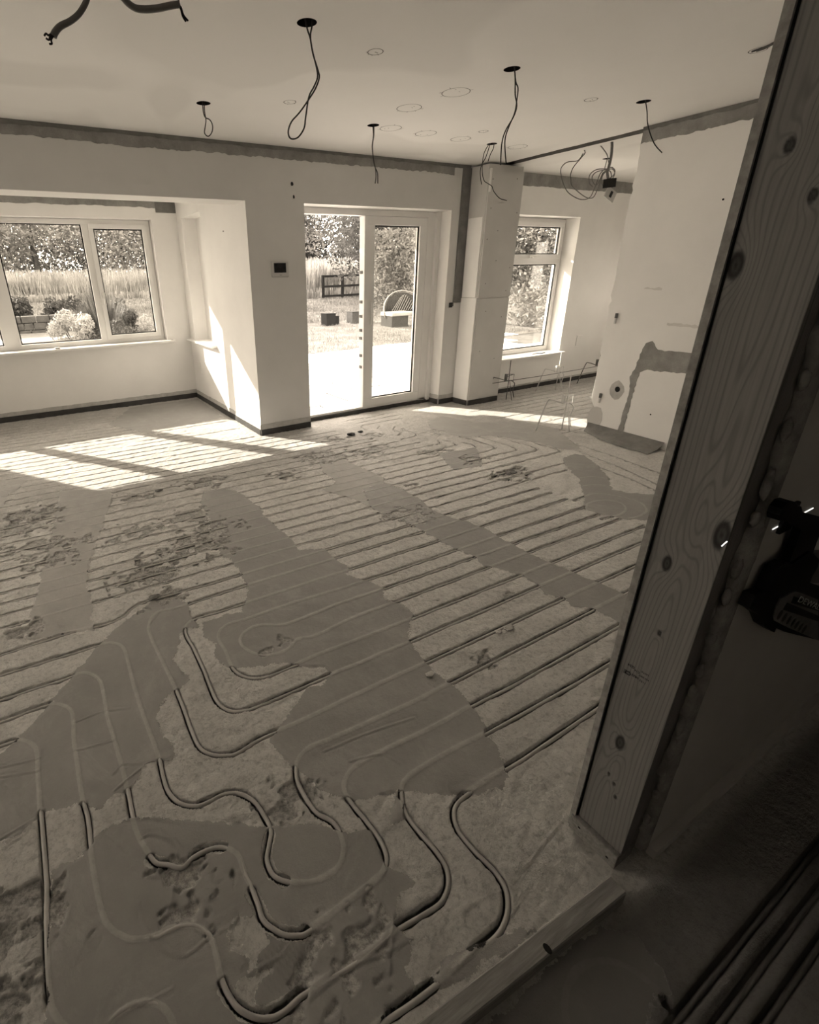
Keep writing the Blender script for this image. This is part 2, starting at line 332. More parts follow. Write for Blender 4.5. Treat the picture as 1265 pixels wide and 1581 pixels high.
PATCH={
 'dark_left':[(0.292,2.159),(0.379,2.106),(0.413,2.049),(0.392,1.945),(0.404,1.846),(0.343,1.867),(0.288,1.772),(0.244,1.685),(0.268,1.556),(0.251,1.542),(0.186,1.51),(0.144,1.482),(0.12,1.419),(0.129,1.344),(0.132,1.298),(0.134,1.254),(0.117,1.237),(0.087,1.26),(0.047,1.264),(-0.004,1.204),(-0.032,1.204),(-0.1,1.183),(-0.143,1.226),(-0.191,1.238),(-0.255,1.262),(-0.308,1.215),(-0.418,1.238),(-0.468,1.541),(-0.361,1.546),(-0.308,1.593),(-0.218,1.686),(-0.178,1.73),(-0.093,1.841),(-0.019,1.929),(0.067,2.018),(0.164,2.089)],
 'dark_mid':[(1.117,3.172),(1.138,2.871),(1.11,2.702),(1.113,2.488),(1.118,2.341),(1.097,2.219),(1.229,2.155),(1.222,2.018),(1.233,1.887),(1.173,1.874),(1.246,1.758),(1.281,1.669),(1.229,1.588),(1.268,1.51),(1.266,1.42),(1.186,1.362),(1.139,1.287),(1.115,1.188),(1.103,1.096),(1.122,1.018),(1.106,0.913),(1.09,0.837),(1.05,0.793),(1.044,0.723),(1.006,0.666),(0.951,0.639),(0.894,0.651),(0.848,0.685),(0.772,0.732),(0.72,0.749),(0.697,0.771),(0.663,0.796),(0.56,0.821),(0.495,0.89),(0.471,0.93),(0.444,1.052),(0.426,1.098),(0.429,1.149),(0.515,1.201),(0.568,1.236),(0.63,1.282),(0.714,1.273),(0.757,1.307),(0.759,1.351),(0.678,1.399),(0.62,1.451),(0.554,1.466),(0.476,1.504),(0.44,1.53),(0.398,1.58),(0.396,1.629),(0.424,1.704),(0.4,1.777),(0.426,1.859),(0.55,1.866),(0.607,1.848),(0.652,1.921),(0.711,2.032),(0.723,2.15),(0.726,2.261),(0.726,2.341),(0.706,2.378),(0.715,2.63),(0.79,2.882),(0.808,3.044),(0.822,3.16),(0.905,3.35),(1.043,3.32)],
 'dark_diag':[(1.758,2.337),(1.806,2.251),(1.826,2.111),(1.829,1.99),(1.838,1.872),(1.851,1.751),(1.867,1.642),(1.843,1.563),(1.902,1.453),(1.941,1.401),(1.935,1.288),(1.889,1.215),(1.944,1.169),(1.917,1.103),(1.971,1.053),(1.983,1.011),(1.989,0.917),(1.968,0.816),(2.213,0.957),(2.212,1.048),(2.206,1.129),(2.179,1.24),(2.18,1.318),(2.165,1.403),(2.145,1.526),(2.152,1.641),(2.161,1.782),(2.169,1.865),(2.141,1.986),(2.088,2.106),(2.074,2.217),(2.114,2.386),(2.132,2.576),(2.093,2.761),(1.894,2.757),(1.769,2.482)],
 'light_diag':[(2.007,3.762),(1.923,3.45),(1.823,3.192),(1.802,2.964),(1.635,2.896),(1.734,2.681),(1.769,2.482),(1.894,2.757),(2.093,2.761),(2.154,2.861),(2.138,3.071),(2.122,3.262),(2.109,3.464),(2.113,3.692)],
 'dark_right':[(3.634,2.413),(3.81,2.428),(3.821,2.341),(3.689,2.132),(3.539,1.965),(3.35,1.812),(3.375,1.723),(3.528,1.59),(3.137,1.397),(3.052,1.422),(2.954,1.512),(2.914,1.61),(2.914,1.717),(3.326,2.042),(3.414,2.176),(3.503,2.301)],
 'far_smooth':[(3.475,3.892),(3.751,3.959),(3.858,3.586),(4.24,3.363),(4.335,2.988),(4.19,2.805),(3.958,2.467),(3.815,2.563),(3.811,2.772),(3.726,2.986),(3.615,3.195),(3.442,3.244),(3.253,3.509)],
 'dark_small':[(2.877,3.056),(3.268,3.009),(2.95,2.628),(2.709,2.698),(2.769,2.836)],
 'dark_front':[(-0.234,1.064),(-0.175,1.059),(-0.105,1.11),(-0.034,1.115),(0.055,1.059),(0.214,0.945),(0.313,0.887),(0.439,0.809),(0.452,0.799),(0.49,0.758),(0.549,0.734),(0.532,0.683),(0.529,0.636),(0.569,0.567),(0.512,0.563),(0.469,0.527),(0.489,0.478),(0.432,0.44),(0.437,0.409),(0.363,0.409),(0.273,0.373),(-0.282,0.671),(-0.262,0.722),(-0.262,0.843),(-0.252,0.982),(-0.237,1.041)],
 'rough_hole':[(0.135,0.716),(0.182,0.707),(0.193,0.642),(0.17,0.635),(0.136,0.61),(0.187,0.596),(0.143,0.583),(0.127,0.555),(0.101,0.578),(0.097,0.614),(0.142,0.635),(0.111,0.677)],
 'dark_sill':[(0.557,0.414),(0.675,0.382),(0.744,0.352),(0.666,0.35),(0.542,0.365),(0.48,0.384),(0.468,0.407)],
 'dark_wedge':[(0.667,0.773),(0.681,0.751),(0.646,0.713),(0.599,0.717)],
 'left_smooth':[(-0.013,3.957),(0.33,3.776),(0.293,3.537),(0.203,3.235),(0.092,2.851),(0.046,2.699),(0.01,2.464),(0.015,2.304),(-0.006,2.073),(-0.271,2.152),(-0.245,2.366),(-0.217,2.514),(-0.183,2.757),(-0.125,3.034),(-0.102,3.254),(-0.052,3.552)],
 'left_top':[(-0.656,4.76),(-0.404,4.46),(-0.211,4.335),(-0.285,4.152),(-0.331,4.122),(-0.374,3.857),(-0.493,3.705)],
}
CREASES=[[(-0.356,1.231),(-0.304,1.241),(-0.254,1.25)],[(-0.355,1.198),(-0.294,1.215)],[(-0.05,1.28),(-0.018,1.301),(0.038,1.274),(0.094,1.256)],[(-0.023,1.204),(0.037,1.237)],[(-0.111,1.103),(-0.081,1.117),(-0.031,1.105),(0.021,1.078),(0.091,1.023)],[(-0.106,1.098),(-0.059,1.013)],[(0.15,0.725),(0.122,0.717),(0.097,0.72),(0.067,0.72),(0.035,0.713),(0.008,0.722),(-0.015,0.741),(-0.032,0.769),(-0.045,0.799),(-0.052,0.837),(-0.053,0.879)],[(-0.066,0.973),(-0.042,0.963),(-0.026,0.934),(0.006,0.91)],[(-0.017,1.033),(0.011,1.032),(0.048,0.995),(0.066,0.953),(0.049,0.932)],[(0.112,0.895),(0.067,0.895),(0.033,0.872),(0.017,0.828),(0.005,0.8),(-0.02,0.799)],[(-0.159,0.684),(-0.117,0.688),(-0.068,0.675),(-0.024,0.671)],[(0.231,0.612),(0.206,0.604),(0.157,0.61),(0.143,0.597)],[(0.479,0.482),(0.394,0.495),(0.325,0.509),(0.27,0.508),(0.229,0.508)],[(0.461,0.521),(0.432,0.491),(0.401,0.457)],[(0.235,0.939),(0.213,0.98),(0.31,1.028)],[(-0.36,1.49),(-0.305,1.477),(-0.246,1.464)],[(-0.155,1.439),(-0.078,1.422),(-0.022,1.412)],[(-0.134,1.563),(-0.037,1.562),(0.046,1.529)],[(-0.252,1.413),(-0.359,1.451)],[(-0.058,1.219),(-0.006,1.243),(0.046,1.259),(0.117,1.237)],[(0.898,0.973),(0.703,1.005),(0.559,1.017)],[(0.612,0.944),(0.714,0.911),(0.746,0.852)],[(0.524,0.389),(0.653,0.397),(0.747,0.403)],[(0.831,0.455),(0.958,0.475),(1.035,0.488)],[(0.213,1.977),(0.337,2.101),(0.462,2.119)],[(0.432,1.276),(0.52,1.275),(0.637,1.296)]]
OPENINGS=[[(0.297,0.861),(0.264,0.812),(0.262,0.771),(0.28,0.739)],[(0.2,0.753),(0.202,0.724),(0.2,0.692),(0.213,0.664),(0.235,0.636),(0.274,0.615)],[(0.075,0.616),(0.081,0.597),(0.095,0.564),(0.129,0.531),(0.169,0.521),(0.216,0.524)],[(0.101,0.918),(0.133,0.917),(0.171,0.901)],[(-0.003,0.962),(0.02,0.939)]]
def sstep(a, b, x): t = np.clip((x - a) / (b - a), 0, 1); return t * t * (3 - 2 * t)
# ------------------------------------------------------------------ the floor: milled screed, grooves, levelling patches
YL = [2.29, 2.40, 2.507, 2.612, 2.739, 2.851, 2.965, 3.075, 3.194, 3.325, 3.444, 3.569, 3.695, 3.815, 3.935, 4.055, 4.175, 4.295]
RUNS = []          # (polyline, curvy?, circuit)
ext = {'p1': 4.4, 'p2': 4.4, 'p3': 4.4, 'p4': 4.35}
for k in ('p1', 'p2', 'p3', 'p4'):
    p = PIPES[k]; PIPES[k] = [(4.35, p[0][1] + .02)] + p
for k, e0, e1 in (('p6', (4.3, 1.15), (2.95, 2.0)), ('p7', (4.3, 1.265), (2.95, 1.875)), ('p8', (2.98, 1.385), (2.92, 1.735)), ('p9', (2.95, 1.515), (2.90, 1.62))):
    PIPES[k] = [e0] + PIPES[k] + [e1]
PIPES['p10'] = [(-2.6, 2.16)] + PIPES['p10'] + [(1.3, 2.14), (2.95, 2.10)]
for k, dx in (('p2', 0), ('p3', 0), ('p4', 0), ('p5', 0)):
    e = PIPES[k][-1] if k != 'p5' else PIPES[k][0]
    if k == 'p5': PIPES[k] = [(-2.6, e[1] - .03)] + PIPES[k]
    else: PIPES[k] = PIPES[k] + [(-2.6, e[1] + .05)]
FRONT = ['p1', 'p2', 'p3', 'p4', 'p5', 'p5b', 'p6', 'p7', 'p8', 'p9', 'p10']
HAIR = [k for k in PIPES if k not in FRONT]
def fillet(pts):     # smooth curves but keep long straight legs straight
    out = []; n = len(pts)
    for i in range(n - 1):
        a, b = Vector((*pts[i], 0)), Vector((*pts[i + 1], 0))
        if (b - a).length > .32:
            out += [a, a.lerp(b, .5)]; continue
        p0 = Vector((*pts[max(i - 1, 0)], 0)); p3 = Vector((*pts[min(i + 2, n - 1)], 0)); L = (b - a).length
        m0 = (b - p0); m1 = (p3 - a)
        m0 = m0.normalized() * L if m0.length else m0; m1 = m1.normalized() * L if m1.length else m1
        for k in range(5):
            t = k / 5; out.append((2 * t ** 3 - 3 * t ** 2 + 1) * a + (t ** 3 - 2 * t ** 2 + t) * m0 + (-2 * t ** 3 + 3 * t ** 2) * b + (t ** 3 - t ** 2) * m1)
    out.append(Vector((*pts[-1], 0)))
    return [(p.x, p.y) for p in out]
CURVES = {k: fillet(v) for k, v in PIPES.items()}
right_end = {2.29: 3.42, 2.40: 3.52, 2.507: 3.0, 2.612: 2.9, 2.739: 2.95, 2.851: 3.0, 2.965: 3.02, 3.075: 3.05, 3.194: 3.0, 3.325: 3.0, 3.444: 2.95, 3.569: 2.8, 3.695: 2.66, 3.815: 2.1, 3.935: 2.3, 4.055: 2.5, 4.175: 2.5, 4.295: 2.3}
STR = [[(-2.9, y + .055), (.1, y), (right_end[y], y - .02 * (right_end[y] - .1))] for y in YL]
BAY = [[(-2.0, y + .03), (1.75 - (.5 if i % 3 else 0), y - .01)] for i, y in enumerate(np.arange(4.42, 6.35, .118))]
KIT = [[(4.75 - .3 * (i % 3), y), (7.4, y - .03)] for i, y in enumerate(np.arange(2.62, 4.3, .118))]
HALL = [[(.55, .105), (2.6, .112)], [(.60, .060), (2.6, .066)], [(.66, .015), (2.6, .02)], [(.76 + .115 * math.cos(t), .155 + .10 * math.sin(t)) for t in np.linspace(-.3, 3.4, 24)]]
ALLC = [CURVES[k] for k in CURVES] + STR + BAY + KIT + HALL
def axis(parts):
    out = []
    for a, b, d in parts: out += list(np.arange(a, b - d * .3, d))
    return np.array(out + [parts[-1][1]])
XS = axis([(-3.2, -.7, .03), (-.7, 2.25, .0045), (2.25, 3.2, .009), (3.2, 5.0, .014), (5.0, 7.6, .035)])
YS = axis([(-.3, .3, .01), (.3, 1.7, .0045), (1.7, 2.6, .006), (2.6, 3.6, .0055), (3.6, 4.7, .007), (4.7, 6.55, .014)])
GX, GY = np.meshgrid(XS, YS); NX, NY = len(XS), len(YS)
def vnoise(x, y, seed):
    r = np.random.default_rng(seed).random((256, 256)); xi = np.floor(x).astype(int); yi = np.floor(y).astype(int); fx = x - xi; fy = y - yi
    fx = fx * fx * (3 - 2 * fx); fy = fy * fy * (3 - 2 * fy); a = r[yi % 256, xi % 256]; b = r[yi % 256, (xi + 1) % 256]; c = r[(yi + 1) % 256, xi % 256]; d = r[(yi + 1) % 256, (xi + 1) % 256]
    return (a * (1 - fx) + b * fx) * (1 - fy) + (c * (1 - fx) + d * fx) * fy - .5
def fbm(x, y, f, n, seed):
    return sum(vnoise(x * f * 2 ** i, y * f * 2 ** i, seed + i) * .55 ** i for i in range(n))
def window(x0, x1, y0, y1):
    i0, i1 = np.searchsorted(XS, [x0, x1]); j0, j1 = np.searchsorted(YS, [y0, y1]); return slice(j0, j1), slice(i0, i1)
GD = np.full((NY, NX), .06)
for c in ALLC:
    for (ax, ay), (bx, by) in zip(c[:-1], c[1:]):
        m = .035; s = window(min(ax, bx) - m, max(ax, bx) + m, min(ay, by) - m, max(ay, by) + m)
        X, Y = GX[s], GY[s]
        if X.size == 0: continue
        dx, dy = bx - ax, by - ay; L = dx * dx + dy * dy + 1e-12
        t = np.clip(((X - ax) * dx + (Y - ay) * dy) / L, 0, 1)
        GD[s] = np.minimum(GD[s], np.hypot(X - ax - t * dx, Y - ay - t * dy) * (.80 if abs(dx) / math.sqrt(L) > .985 and ay < 2.2 else (1.5 if ay > 3.4 else (1.18 if ay > 2.9 else 1.))))
def sdpoly(poly):
    P = np.array(poly); out = np.full((NY, NX), -.06); m = .06
    s = window(P[:, 0].min() - m, P[:, 0].max() + m, P[:, 1].min() - m, P[:, 1].max() + m)
    X, Y = GX[s], GY[s]; d = np.full(X.shape, .06); ins = np.zeros(X.shape, bool)
    for (ax, ay), (bx, by) in zip(P, np.roll(P, -1, 0)):
        dx, dy = bx - ax, by - ay; t = np.clip(((X - ax) * dx + (Y - ay) * dy) / (dx * dx + dy * dy + 1e-12), 0, 1)
        d = np.minimum(d, np.hypot(X - ax - t * dx, Y - ay - t * dy))
        if abs(dy) > 1e-9: ins ^= ((ay > Y) != (by > Y)) & (X < dx * (Y - ay) / dy + ax)
    out[s] = np.where(ins, d, -d); return out
PD = np.full((NY, NX), -.06); SM = PD.copy()
for k in ('dark_left', 'dark_mid', 'dark_diag', 'dark_right', 'dark_small', 'dark_front', 'dark_sill', 'dark_wedge'): PD = np.maximum(PD, sdpoly(PATCH[k]))
PD = np.maximum(PD, sdpoly([(.45, .285), (.88, .285), (.93, .22), (.90, .135), (.5, .125), (.4, .2)]))
PD = np.minimum(PD, -sdpoly(PATCH['rough_hole']))
for k in ('light_diag', 'far_smooth', 'left_smooth', 'left_top'): SM = np.maximum(SM, sdpoly(PATCH[k]))
SM = np.maximum(SM, sdpoly([(.9, 5.1), (1.75, 5.3), (1.8, 6.4), (.95, 6.4), (.6, 5.7)]) * .999)
OD = np.full((NY, NX), .06)
def polydist(D, c, m=.03):
    for (ax, ay), (bx, by) in zip(c[:-1], c[1:]):
        s = window(min(ax, bx) - m, max(ax, bx) + m, min(ay, by) - m, max(ay, by) + m); X, Y = GX[s], GY[s]
        if X.size == 0: continue
        dx, dy = bx - ax, by - ay; t = np.clip(((X - ax) * dx + (Y - ay) * dy) / (dx * dx + dy * dy + 1e-12), 0, 1); D[s] = np.minimum(D[s], np.hypot(X - ax - t * dx, Y - ay - t * dy))
for c in OPENINGS: polydist(OD, c)
PD = np.minimum(PD, (OD - .016) * 3)
CR = np.full((NY, NX), .06)
for c in CREASES: polydist(CR, [(x, y) for x, y in fillet(c)])
COVER = np.clip(np.maximum(PD, SM) / .006 + .5, 0, 1)
rough = fbm(GX, GY, 30, 3, 3)
low = fbm(GX, GY, 1.3, 3, 11)
Z = low * .003 + rough * .0052 * (1 - .88 * COVER)
Z += fbm(GX, GY, 7, 3, 71) * .0045 * sstep(1.6, .4, GY)
Z += .0022 * np.exp(-(CR / .0035) ** 2) - .0012 * np.exp(-((CR - .006) / .004) ** 2)
for i in range(46):      # toe prints and heel dents pressed into the soft patches
    x, y = [(.27, .78), (.62, .52), (.66, .60), (.50, .93), (.12, .83), (1.05, 1.02), (.32, 1.42)][i % 7]; x += RNG.normal(0, .035); y += RNG.normal(0, .03); a_ = RNG.uniform(0, 3.1); s = window(x - .03, x + .03, y - .03, y + .03); X, Y = GX[s] - x, GY[s] - y
    Z[s] -= .0022 * np.exp(-((X * math.cos(a_) + Y * math.sin(a_)) / .0035) ** 2 - ((-X * math.sin(a_) + Y * math.cos(a_)) / .009) ** 2)
grooveprof = 1 - sstep(.0075, .0102, GD)
Z -= grooveprof * (1 - COVER) * .018
Z += COVER * (sstep(.0090, .004, GD) * .0016 + .0012)
# chipped and spalled places: (x, y, radius, depth)
DM = np.zeros((NY, NX))
DMG = [(-.22, 3.62, .16, .012), (-.3, 3.42, .2, .008), (-.2, 3.1, .16, .008), (.02, 3.0, .09, .01), (-.12, 2.84, .12, .01), (-.28, 2.25, .09, .012), (.46, 3.5, .09, .014), (.95, 3.52, .16, .012), (.75, 2.72, .16, .010), (.55, 2.55, .2, .010),
       (.3, 2.42, .15, .010), (.36, 2.95, .16, .006), (.7, 3.0, .14, .007), (1.52, 3.30, .1, .014), (2.35, 3.9, .12, .012), (2.1, 3.5, .2, .008), (2.45, 3.42, .16, .008), (2.9, 3.1, .14, .008), (3.0, 2.78, .12, .010), (3.0, 2.4, .16, .020),
       (2.28, 2.62, .07, .018), (1.9, 2.25, .14, .006), (.35, 2.16, .12, .008), (2.75, 3.8, .1, .01), (.62, 1.55, .07, .006), (1.34, 1.05, .05, .008), (.42, .94, .1, .007), (.03, .90, .07, .012), (.08, .78, .07, .010), (.30, .53, .12, .006), (-.35, .98, .14, .010), (-.38, .80, .1, .008), (3.3, 3.55, .1, .006), (1.75, 1.30, .04, .006), (1.9, 3.6, .12, .01)]
for i, (x, y, r, d) in enumerate(DMG):
    s = window(x - r * 1.4, x + r * 1.4, y - r * 1.1, y + r * 1.1); X, Y = GX[s], GY[s]
    q = 1 - np.hypot((X - x) / r, (Y - y) / (r * .62)); n = fbm(X, Y, 22, 4, 50 + i) * 1.6 + fbm(X * .4, Y, 60, 2, 90 + i) * .5
    mk_ = sstep(.0, .18, q * .8 + n - .10); DM[s] = np.maximum(DM[s], mk_ * .8); Z[s] -= mk_ * d * .8; Z[s] += sstep(.1, .6, n) * sstep(0, .3, q) * .006 * (1 - mk_)
# trowel and tile-adhesive ridges
for (x, y, rx, ry, ang, per, amp) in ((.22, .60, .10, .07, .4, .012, .002), (1.62, .86, .13, .09, 1.1, .014, .0012), (1.22, .84, .1, .05, .9, .014, .0012), (.4, 2.7, .2, .16, 1.2, .03, .0015), (.52, 3.3, .12, .1, 1.3, .03, .0015)):
    s = window(x - rx, x + rx, y - ry, y + ry); X, Y = GX[s], GY[s]; w = np.clip(1 - np.hypot((X - x) / rx, (Y - y) / ry), 0, 1) ** .5
    Z[s] += amp * w * np.sin((X * math.cos(ang) + Y * math.sin(ang) + low[s] * .08) * 2 * PI / per)
# long trowel sweeps in the fresh levelling patches
Z += np.where(PD > 0, 1, 0) * .0009 * np.sin((GX * .35 + GY + fbm(GX, GY, 3, 2, 33) * .25) * 34) * np.clip(fbm(GX, GY, 2.2, 2, 37) * 3, 0, 1)
me = bpy.data.meshes.new('floor'); nv = NX * NY
co = np.empty((nv, 3), np.float32); co[:, 0] = GX.ravel(); co[:, 1] = GY.ravel(); co[:, 2] = Z.ravel()
ii = np.arange(nv).reshape(NY, NX); q = np.stack([ii[:-1, :-1], ii[:-1, 1:], ii[1:, 1:], ii[1:, :-1]], -1)
cxm = (XS[:-1] + XS[1:]) / 2; cym = (YS[:-1] + YS[1:]) / 2; MX, MY = np.meshgrid(cxm, cym)
keep = ~((MY > 4.72) & ((MX > 2.0) | (MX < -2.2))) & ~((MY < .3) & ((MX < -1.6) | (MX > 3.4)))
q = q[keep].reshape(-1, 4); nf = len(q)
me.vertices.add(nv); me.vertices.foreach_set('co', co.ravel()); me.loops.add(nf * 4); me.loops.foreach_set('vertex_index', q.ravel().astype(np.int32))
me.polygons.add(nf); me.polygons.foreach_set('loop_start', np.arange(0, nf * 4, 4, dtype=np.int32)); me.polygons.foreach_set('use_smooth', np.ones(nf, bool)); me.update(calc_edges=True)
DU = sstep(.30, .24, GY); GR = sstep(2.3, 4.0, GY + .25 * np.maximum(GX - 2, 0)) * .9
for n_, arr in (('hall_shade', DU), ('far_tone', GR), ('gd', GD), ('pd', PD), ('sm', SM), ('dmg', DM)):
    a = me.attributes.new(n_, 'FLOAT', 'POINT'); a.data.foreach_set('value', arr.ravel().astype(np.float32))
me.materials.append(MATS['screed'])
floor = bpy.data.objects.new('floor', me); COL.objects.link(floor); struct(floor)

# ---- heating pipes lying in the slots
def pipe_mesh(c, z, r=.0072, n=6):      # the pipe lies against the near side of its slot
    out = []
    for i, (x, y) in enumerate(c):
        a, b = c[max(i - 1, 0)], c[min(i + 1, len(c) - 1)]; L = math.hypot(b[0] - a[0], b[1] - a[1]) + 1e-9; s = sstep(.93, .995, abs(b[0] - a[0]) / L)
        out.append((x + .0014 * (1 - s), y - .0017 - .0022 * s, z))
    return MB().tube(out, r, n)
lab = {'p1': 'bare heating pipe looping nearest the timber post, innermost at the sole plate', 'p2': 'long heating pipe snaking from the second bend left of the post to the left edge',
       'p3': 'heating pipe bending through the dark patch, third from the timber post', 'p4': 'heating pipe with a deep double bend left of the small round dark patch',
       'p5': 'outermost heating pipe running down the left edge of the foreground', 'p5b': 'short heating pipe arc at the bottom edge of the floor, half buried',
       'p6': 'heating pipe with a wide hairpin outside the spiral in the foreground left', 'p7': 'heating pipe in the second ring around the spiral, partly buried in screed',
       'p8': 'heating pipe in the third ring around the spiral, buried at its left end', 'p9': 'innermost heating pipe loop of the spiral, covered by grey levelling screed',
       'p10': 'heating pipe curving past the rough chipped screed left of the spiral'}
for k in FRONT:
    o = pipe_mesh(CURVES[k], -.0048, .0062, 8).build('heating_pipe', 'pipe', None, True)
    tag(o, lab[k], 'pipe', 'heating pipes in the floor')
def coil(label, runs, z, mat='pipe'):
    e = empty('heating_coil', (runs[0][0][0], runs[0][0][1], 0), label, 'pipe', 'heating coils laid across the room')
    for r in runs: pipe_mesh(r, z, .0040 if r[0][1] > 3.4 else .0058, 6).build('pipe_run', mat, e, True)
coil('long parallel heating pipe runs crossing the middle of the room', STR, -.0056)
coil('parallel heating pipe runs in the bay below the wide window', BAY, -.0060)
coil('parallel heating pipe runs in front of the narrow kitchen window', KIT, -.0060)
coil('S-shaped heating pipe hairpins beside the end of the right wall', [CURVES[k] for k in ('h1', 'h2', 'h3', 'h4', 'h5', 'h6')], -.0040)
coil('rounded heating pipe hairpins along the foot of the right wall', [CURVES[k] for k in ('h7', 'h8', 'h9', 'h10', 'k2', 'k3', 'k4')], -.0060)
coil('short wriggling heating pipe bends on the floor inside the glazed door', [CURVES[k] for k in CURVES if k[0] == 'd'], -.0040)
coil('shaded heating pipe runs in the hall floor beyond the threshold board', HALL[:3], -.0100, 'pipe_shaded')
# ------------------------------------------------------------------ room shell
CH = 2.40; BY = 4.41
def wall_xz(name, x0, x1, y0, y1, z0, z1, holes, mat, outer=None):
    """wall in the xz plane with rectangular holes (hx0,hx1,hz0,hz1), as one mesh"""
    xs = sorted({x0, x1, *[h[0] for h in holes], *[h[1] for h in holes]}); m = MB()
    for a, b in zip(xs[:-1], xs[1:]):
        mid = (a + b) / 2; hs = sorted([h for h in holes if h[0] <= mid <= h[1]], key=lambda h: h[2]); z = z0
        for h in hs:
            if h[2] > z: m.box(a, b, y0, y1, z, h[2])
            z = h[3]
        if z < z1: m.box(a, b, y0, y1, z, z1)
    return struct(m.build(name, mat))
wall_xz('wall_back', -3.2, 4.33, BY, 4.69, -.12, CH, [(-2.06, 1.827, -.12, 2.0), (2.375, 4.085, -.12, 2.0)], 'plaster_shaded')
wall_xz('wall_kitchen_back', 4.33, 7.6, BY, 4.69, -.12, CH, [(5.05, 6.15, .425, 1.99)], 'plaster')
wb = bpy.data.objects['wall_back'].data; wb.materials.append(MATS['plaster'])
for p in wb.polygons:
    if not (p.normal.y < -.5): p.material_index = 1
wall_xz('wall_bay_back', -2.33, 2.02, 6.5, 6.78, -.12, 2.24, [(-1.76, 1.535, .745, 2.05)], 'plaster')
def wall_yz(name, x0, x1, y0, y1, z0, z1, holes, mat):
    ys = sorted({y0, y1, *[h[0] for h in holes], *[h[1] for h in holes]}); m = MB()
    for a, b in zip(ys[:-1], ys[1:]):
        mid = (a + b) / 2; hs = [h for h in holes if h[0] <= mid <= h[1]]; z = z0
        for h in hs:
            m.box(x0, x1, a, b, z, h[2]); z = h[3]
        m.box(x0, x1, a, b, z, z1)
    return struct(m.build(name, mat))
wall_yz('wall_bay_right', 1.827, 2.02, 4.69, 6.5, -.12, 2.24, [(5.63, 6.30, .745, 2.05)], 'plaster')
wall_yz('wall_bay_left', -2.33, -2.06, 4.69, 6.5, -.12, 2.24, [], 'plaster')
wall_yz('wall_left', -3.4, -3.2, .34, 4.69, -.12, CH, [(3.2, 4.3, .1, 2.3)], 'plaster')
wall_yz('wall_kitchen_right', 7.6, 7.8, .34, 4.69, -.12, CH, [(2.9, 3.7, 1.0, 1.9)], 'plaster')
# right wall: ragged free end
pts = []
z = 0.; rr = random.Random(3)
while z < CH - .05:
    y = 2.80 + rr.uniform(-.012, .010) + (.0 if z > .42 else -.05 * max(0, 1 - abs(z - .17) / .16))
    pts.append((y, z)); z += rr.uniform(.03, .09)
pts.append((2.80, CH))
poly = [(4.49, .472, 0)] + [(4.49, y, z) for y, z in pts] + [(4.49, .472, CH)]
m = MB().prism(poly, (.12, 0, 0)); struct(m.build('wall_right', 'plaster'))
# ceiling with downlight holes and the slot left by a removed wall
m = MB().box(-3.2, 7.6, .34, 4.69, CH, CH + .14); ceil = m.build('ceiling', 'ceiling_paint'); struct(ceil)
HOLES = [(1.265, 3.603), (1.334, 2.401), (2.52, 3.591), (2.575, 2.398), (3.785, 3.66), (3.834, 2.43), (5.352, 3.652)]
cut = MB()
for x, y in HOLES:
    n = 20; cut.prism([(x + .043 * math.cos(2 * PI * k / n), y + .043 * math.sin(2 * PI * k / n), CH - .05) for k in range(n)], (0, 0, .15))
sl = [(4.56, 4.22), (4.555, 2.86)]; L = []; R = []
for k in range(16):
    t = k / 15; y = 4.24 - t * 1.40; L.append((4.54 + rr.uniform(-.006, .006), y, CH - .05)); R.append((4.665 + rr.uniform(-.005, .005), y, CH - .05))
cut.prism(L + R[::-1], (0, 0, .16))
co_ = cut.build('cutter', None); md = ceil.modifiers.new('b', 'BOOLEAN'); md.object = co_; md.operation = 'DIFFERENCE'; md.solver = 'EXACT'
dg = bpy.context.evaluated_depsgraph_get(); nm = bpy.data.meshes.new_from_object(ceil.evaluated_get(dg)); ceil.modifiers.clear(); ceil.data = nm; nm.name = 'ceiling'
bpy.data.objects.remove(co_, do_unlink=True)
for p in nm.polygons: p.use_smooth = False
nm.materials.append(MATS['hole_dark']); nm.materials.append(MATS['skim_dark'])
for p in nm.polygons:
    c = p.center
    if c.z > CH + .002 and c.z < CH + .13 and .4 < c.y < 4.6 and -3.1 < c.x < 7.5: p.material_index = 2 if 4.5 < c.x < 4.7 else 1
struct(box('ceiling_bay', -2.33, 2.02, 4.69, 6.78, 2.24, 2.29, 'ceiling_paint'))
# fascia, soffit and roof outside
struct(box('trim_1', 2.14, 7.9, 4.70, 5.35, 2.09, 2.24, 'reveal_paint')); struct(box('trim_2', -3.4, -2.38, 4.70, 5.35, 2.09, 2.24, 'reveal_paint'))
struct(box('trim_3', -2.7, 1.85, 6.80, 7.20, 2.13, 2.25, 'reveal_paint'))
struct(MB().prism([(-2.5, 4.70, 2.291), (-2.5, 6.80, 2.291), (-2.5, 4.70, 3.9)], (4.52, 0, 0)).build('roof_bay', 'roof'))  # unseen roof, pitch shaped to keep stray sun off the right wall
struct(box('roof', -3.6, 7.9, -1.7, 4.69, CH + .15, CH + .35, 'roof'))
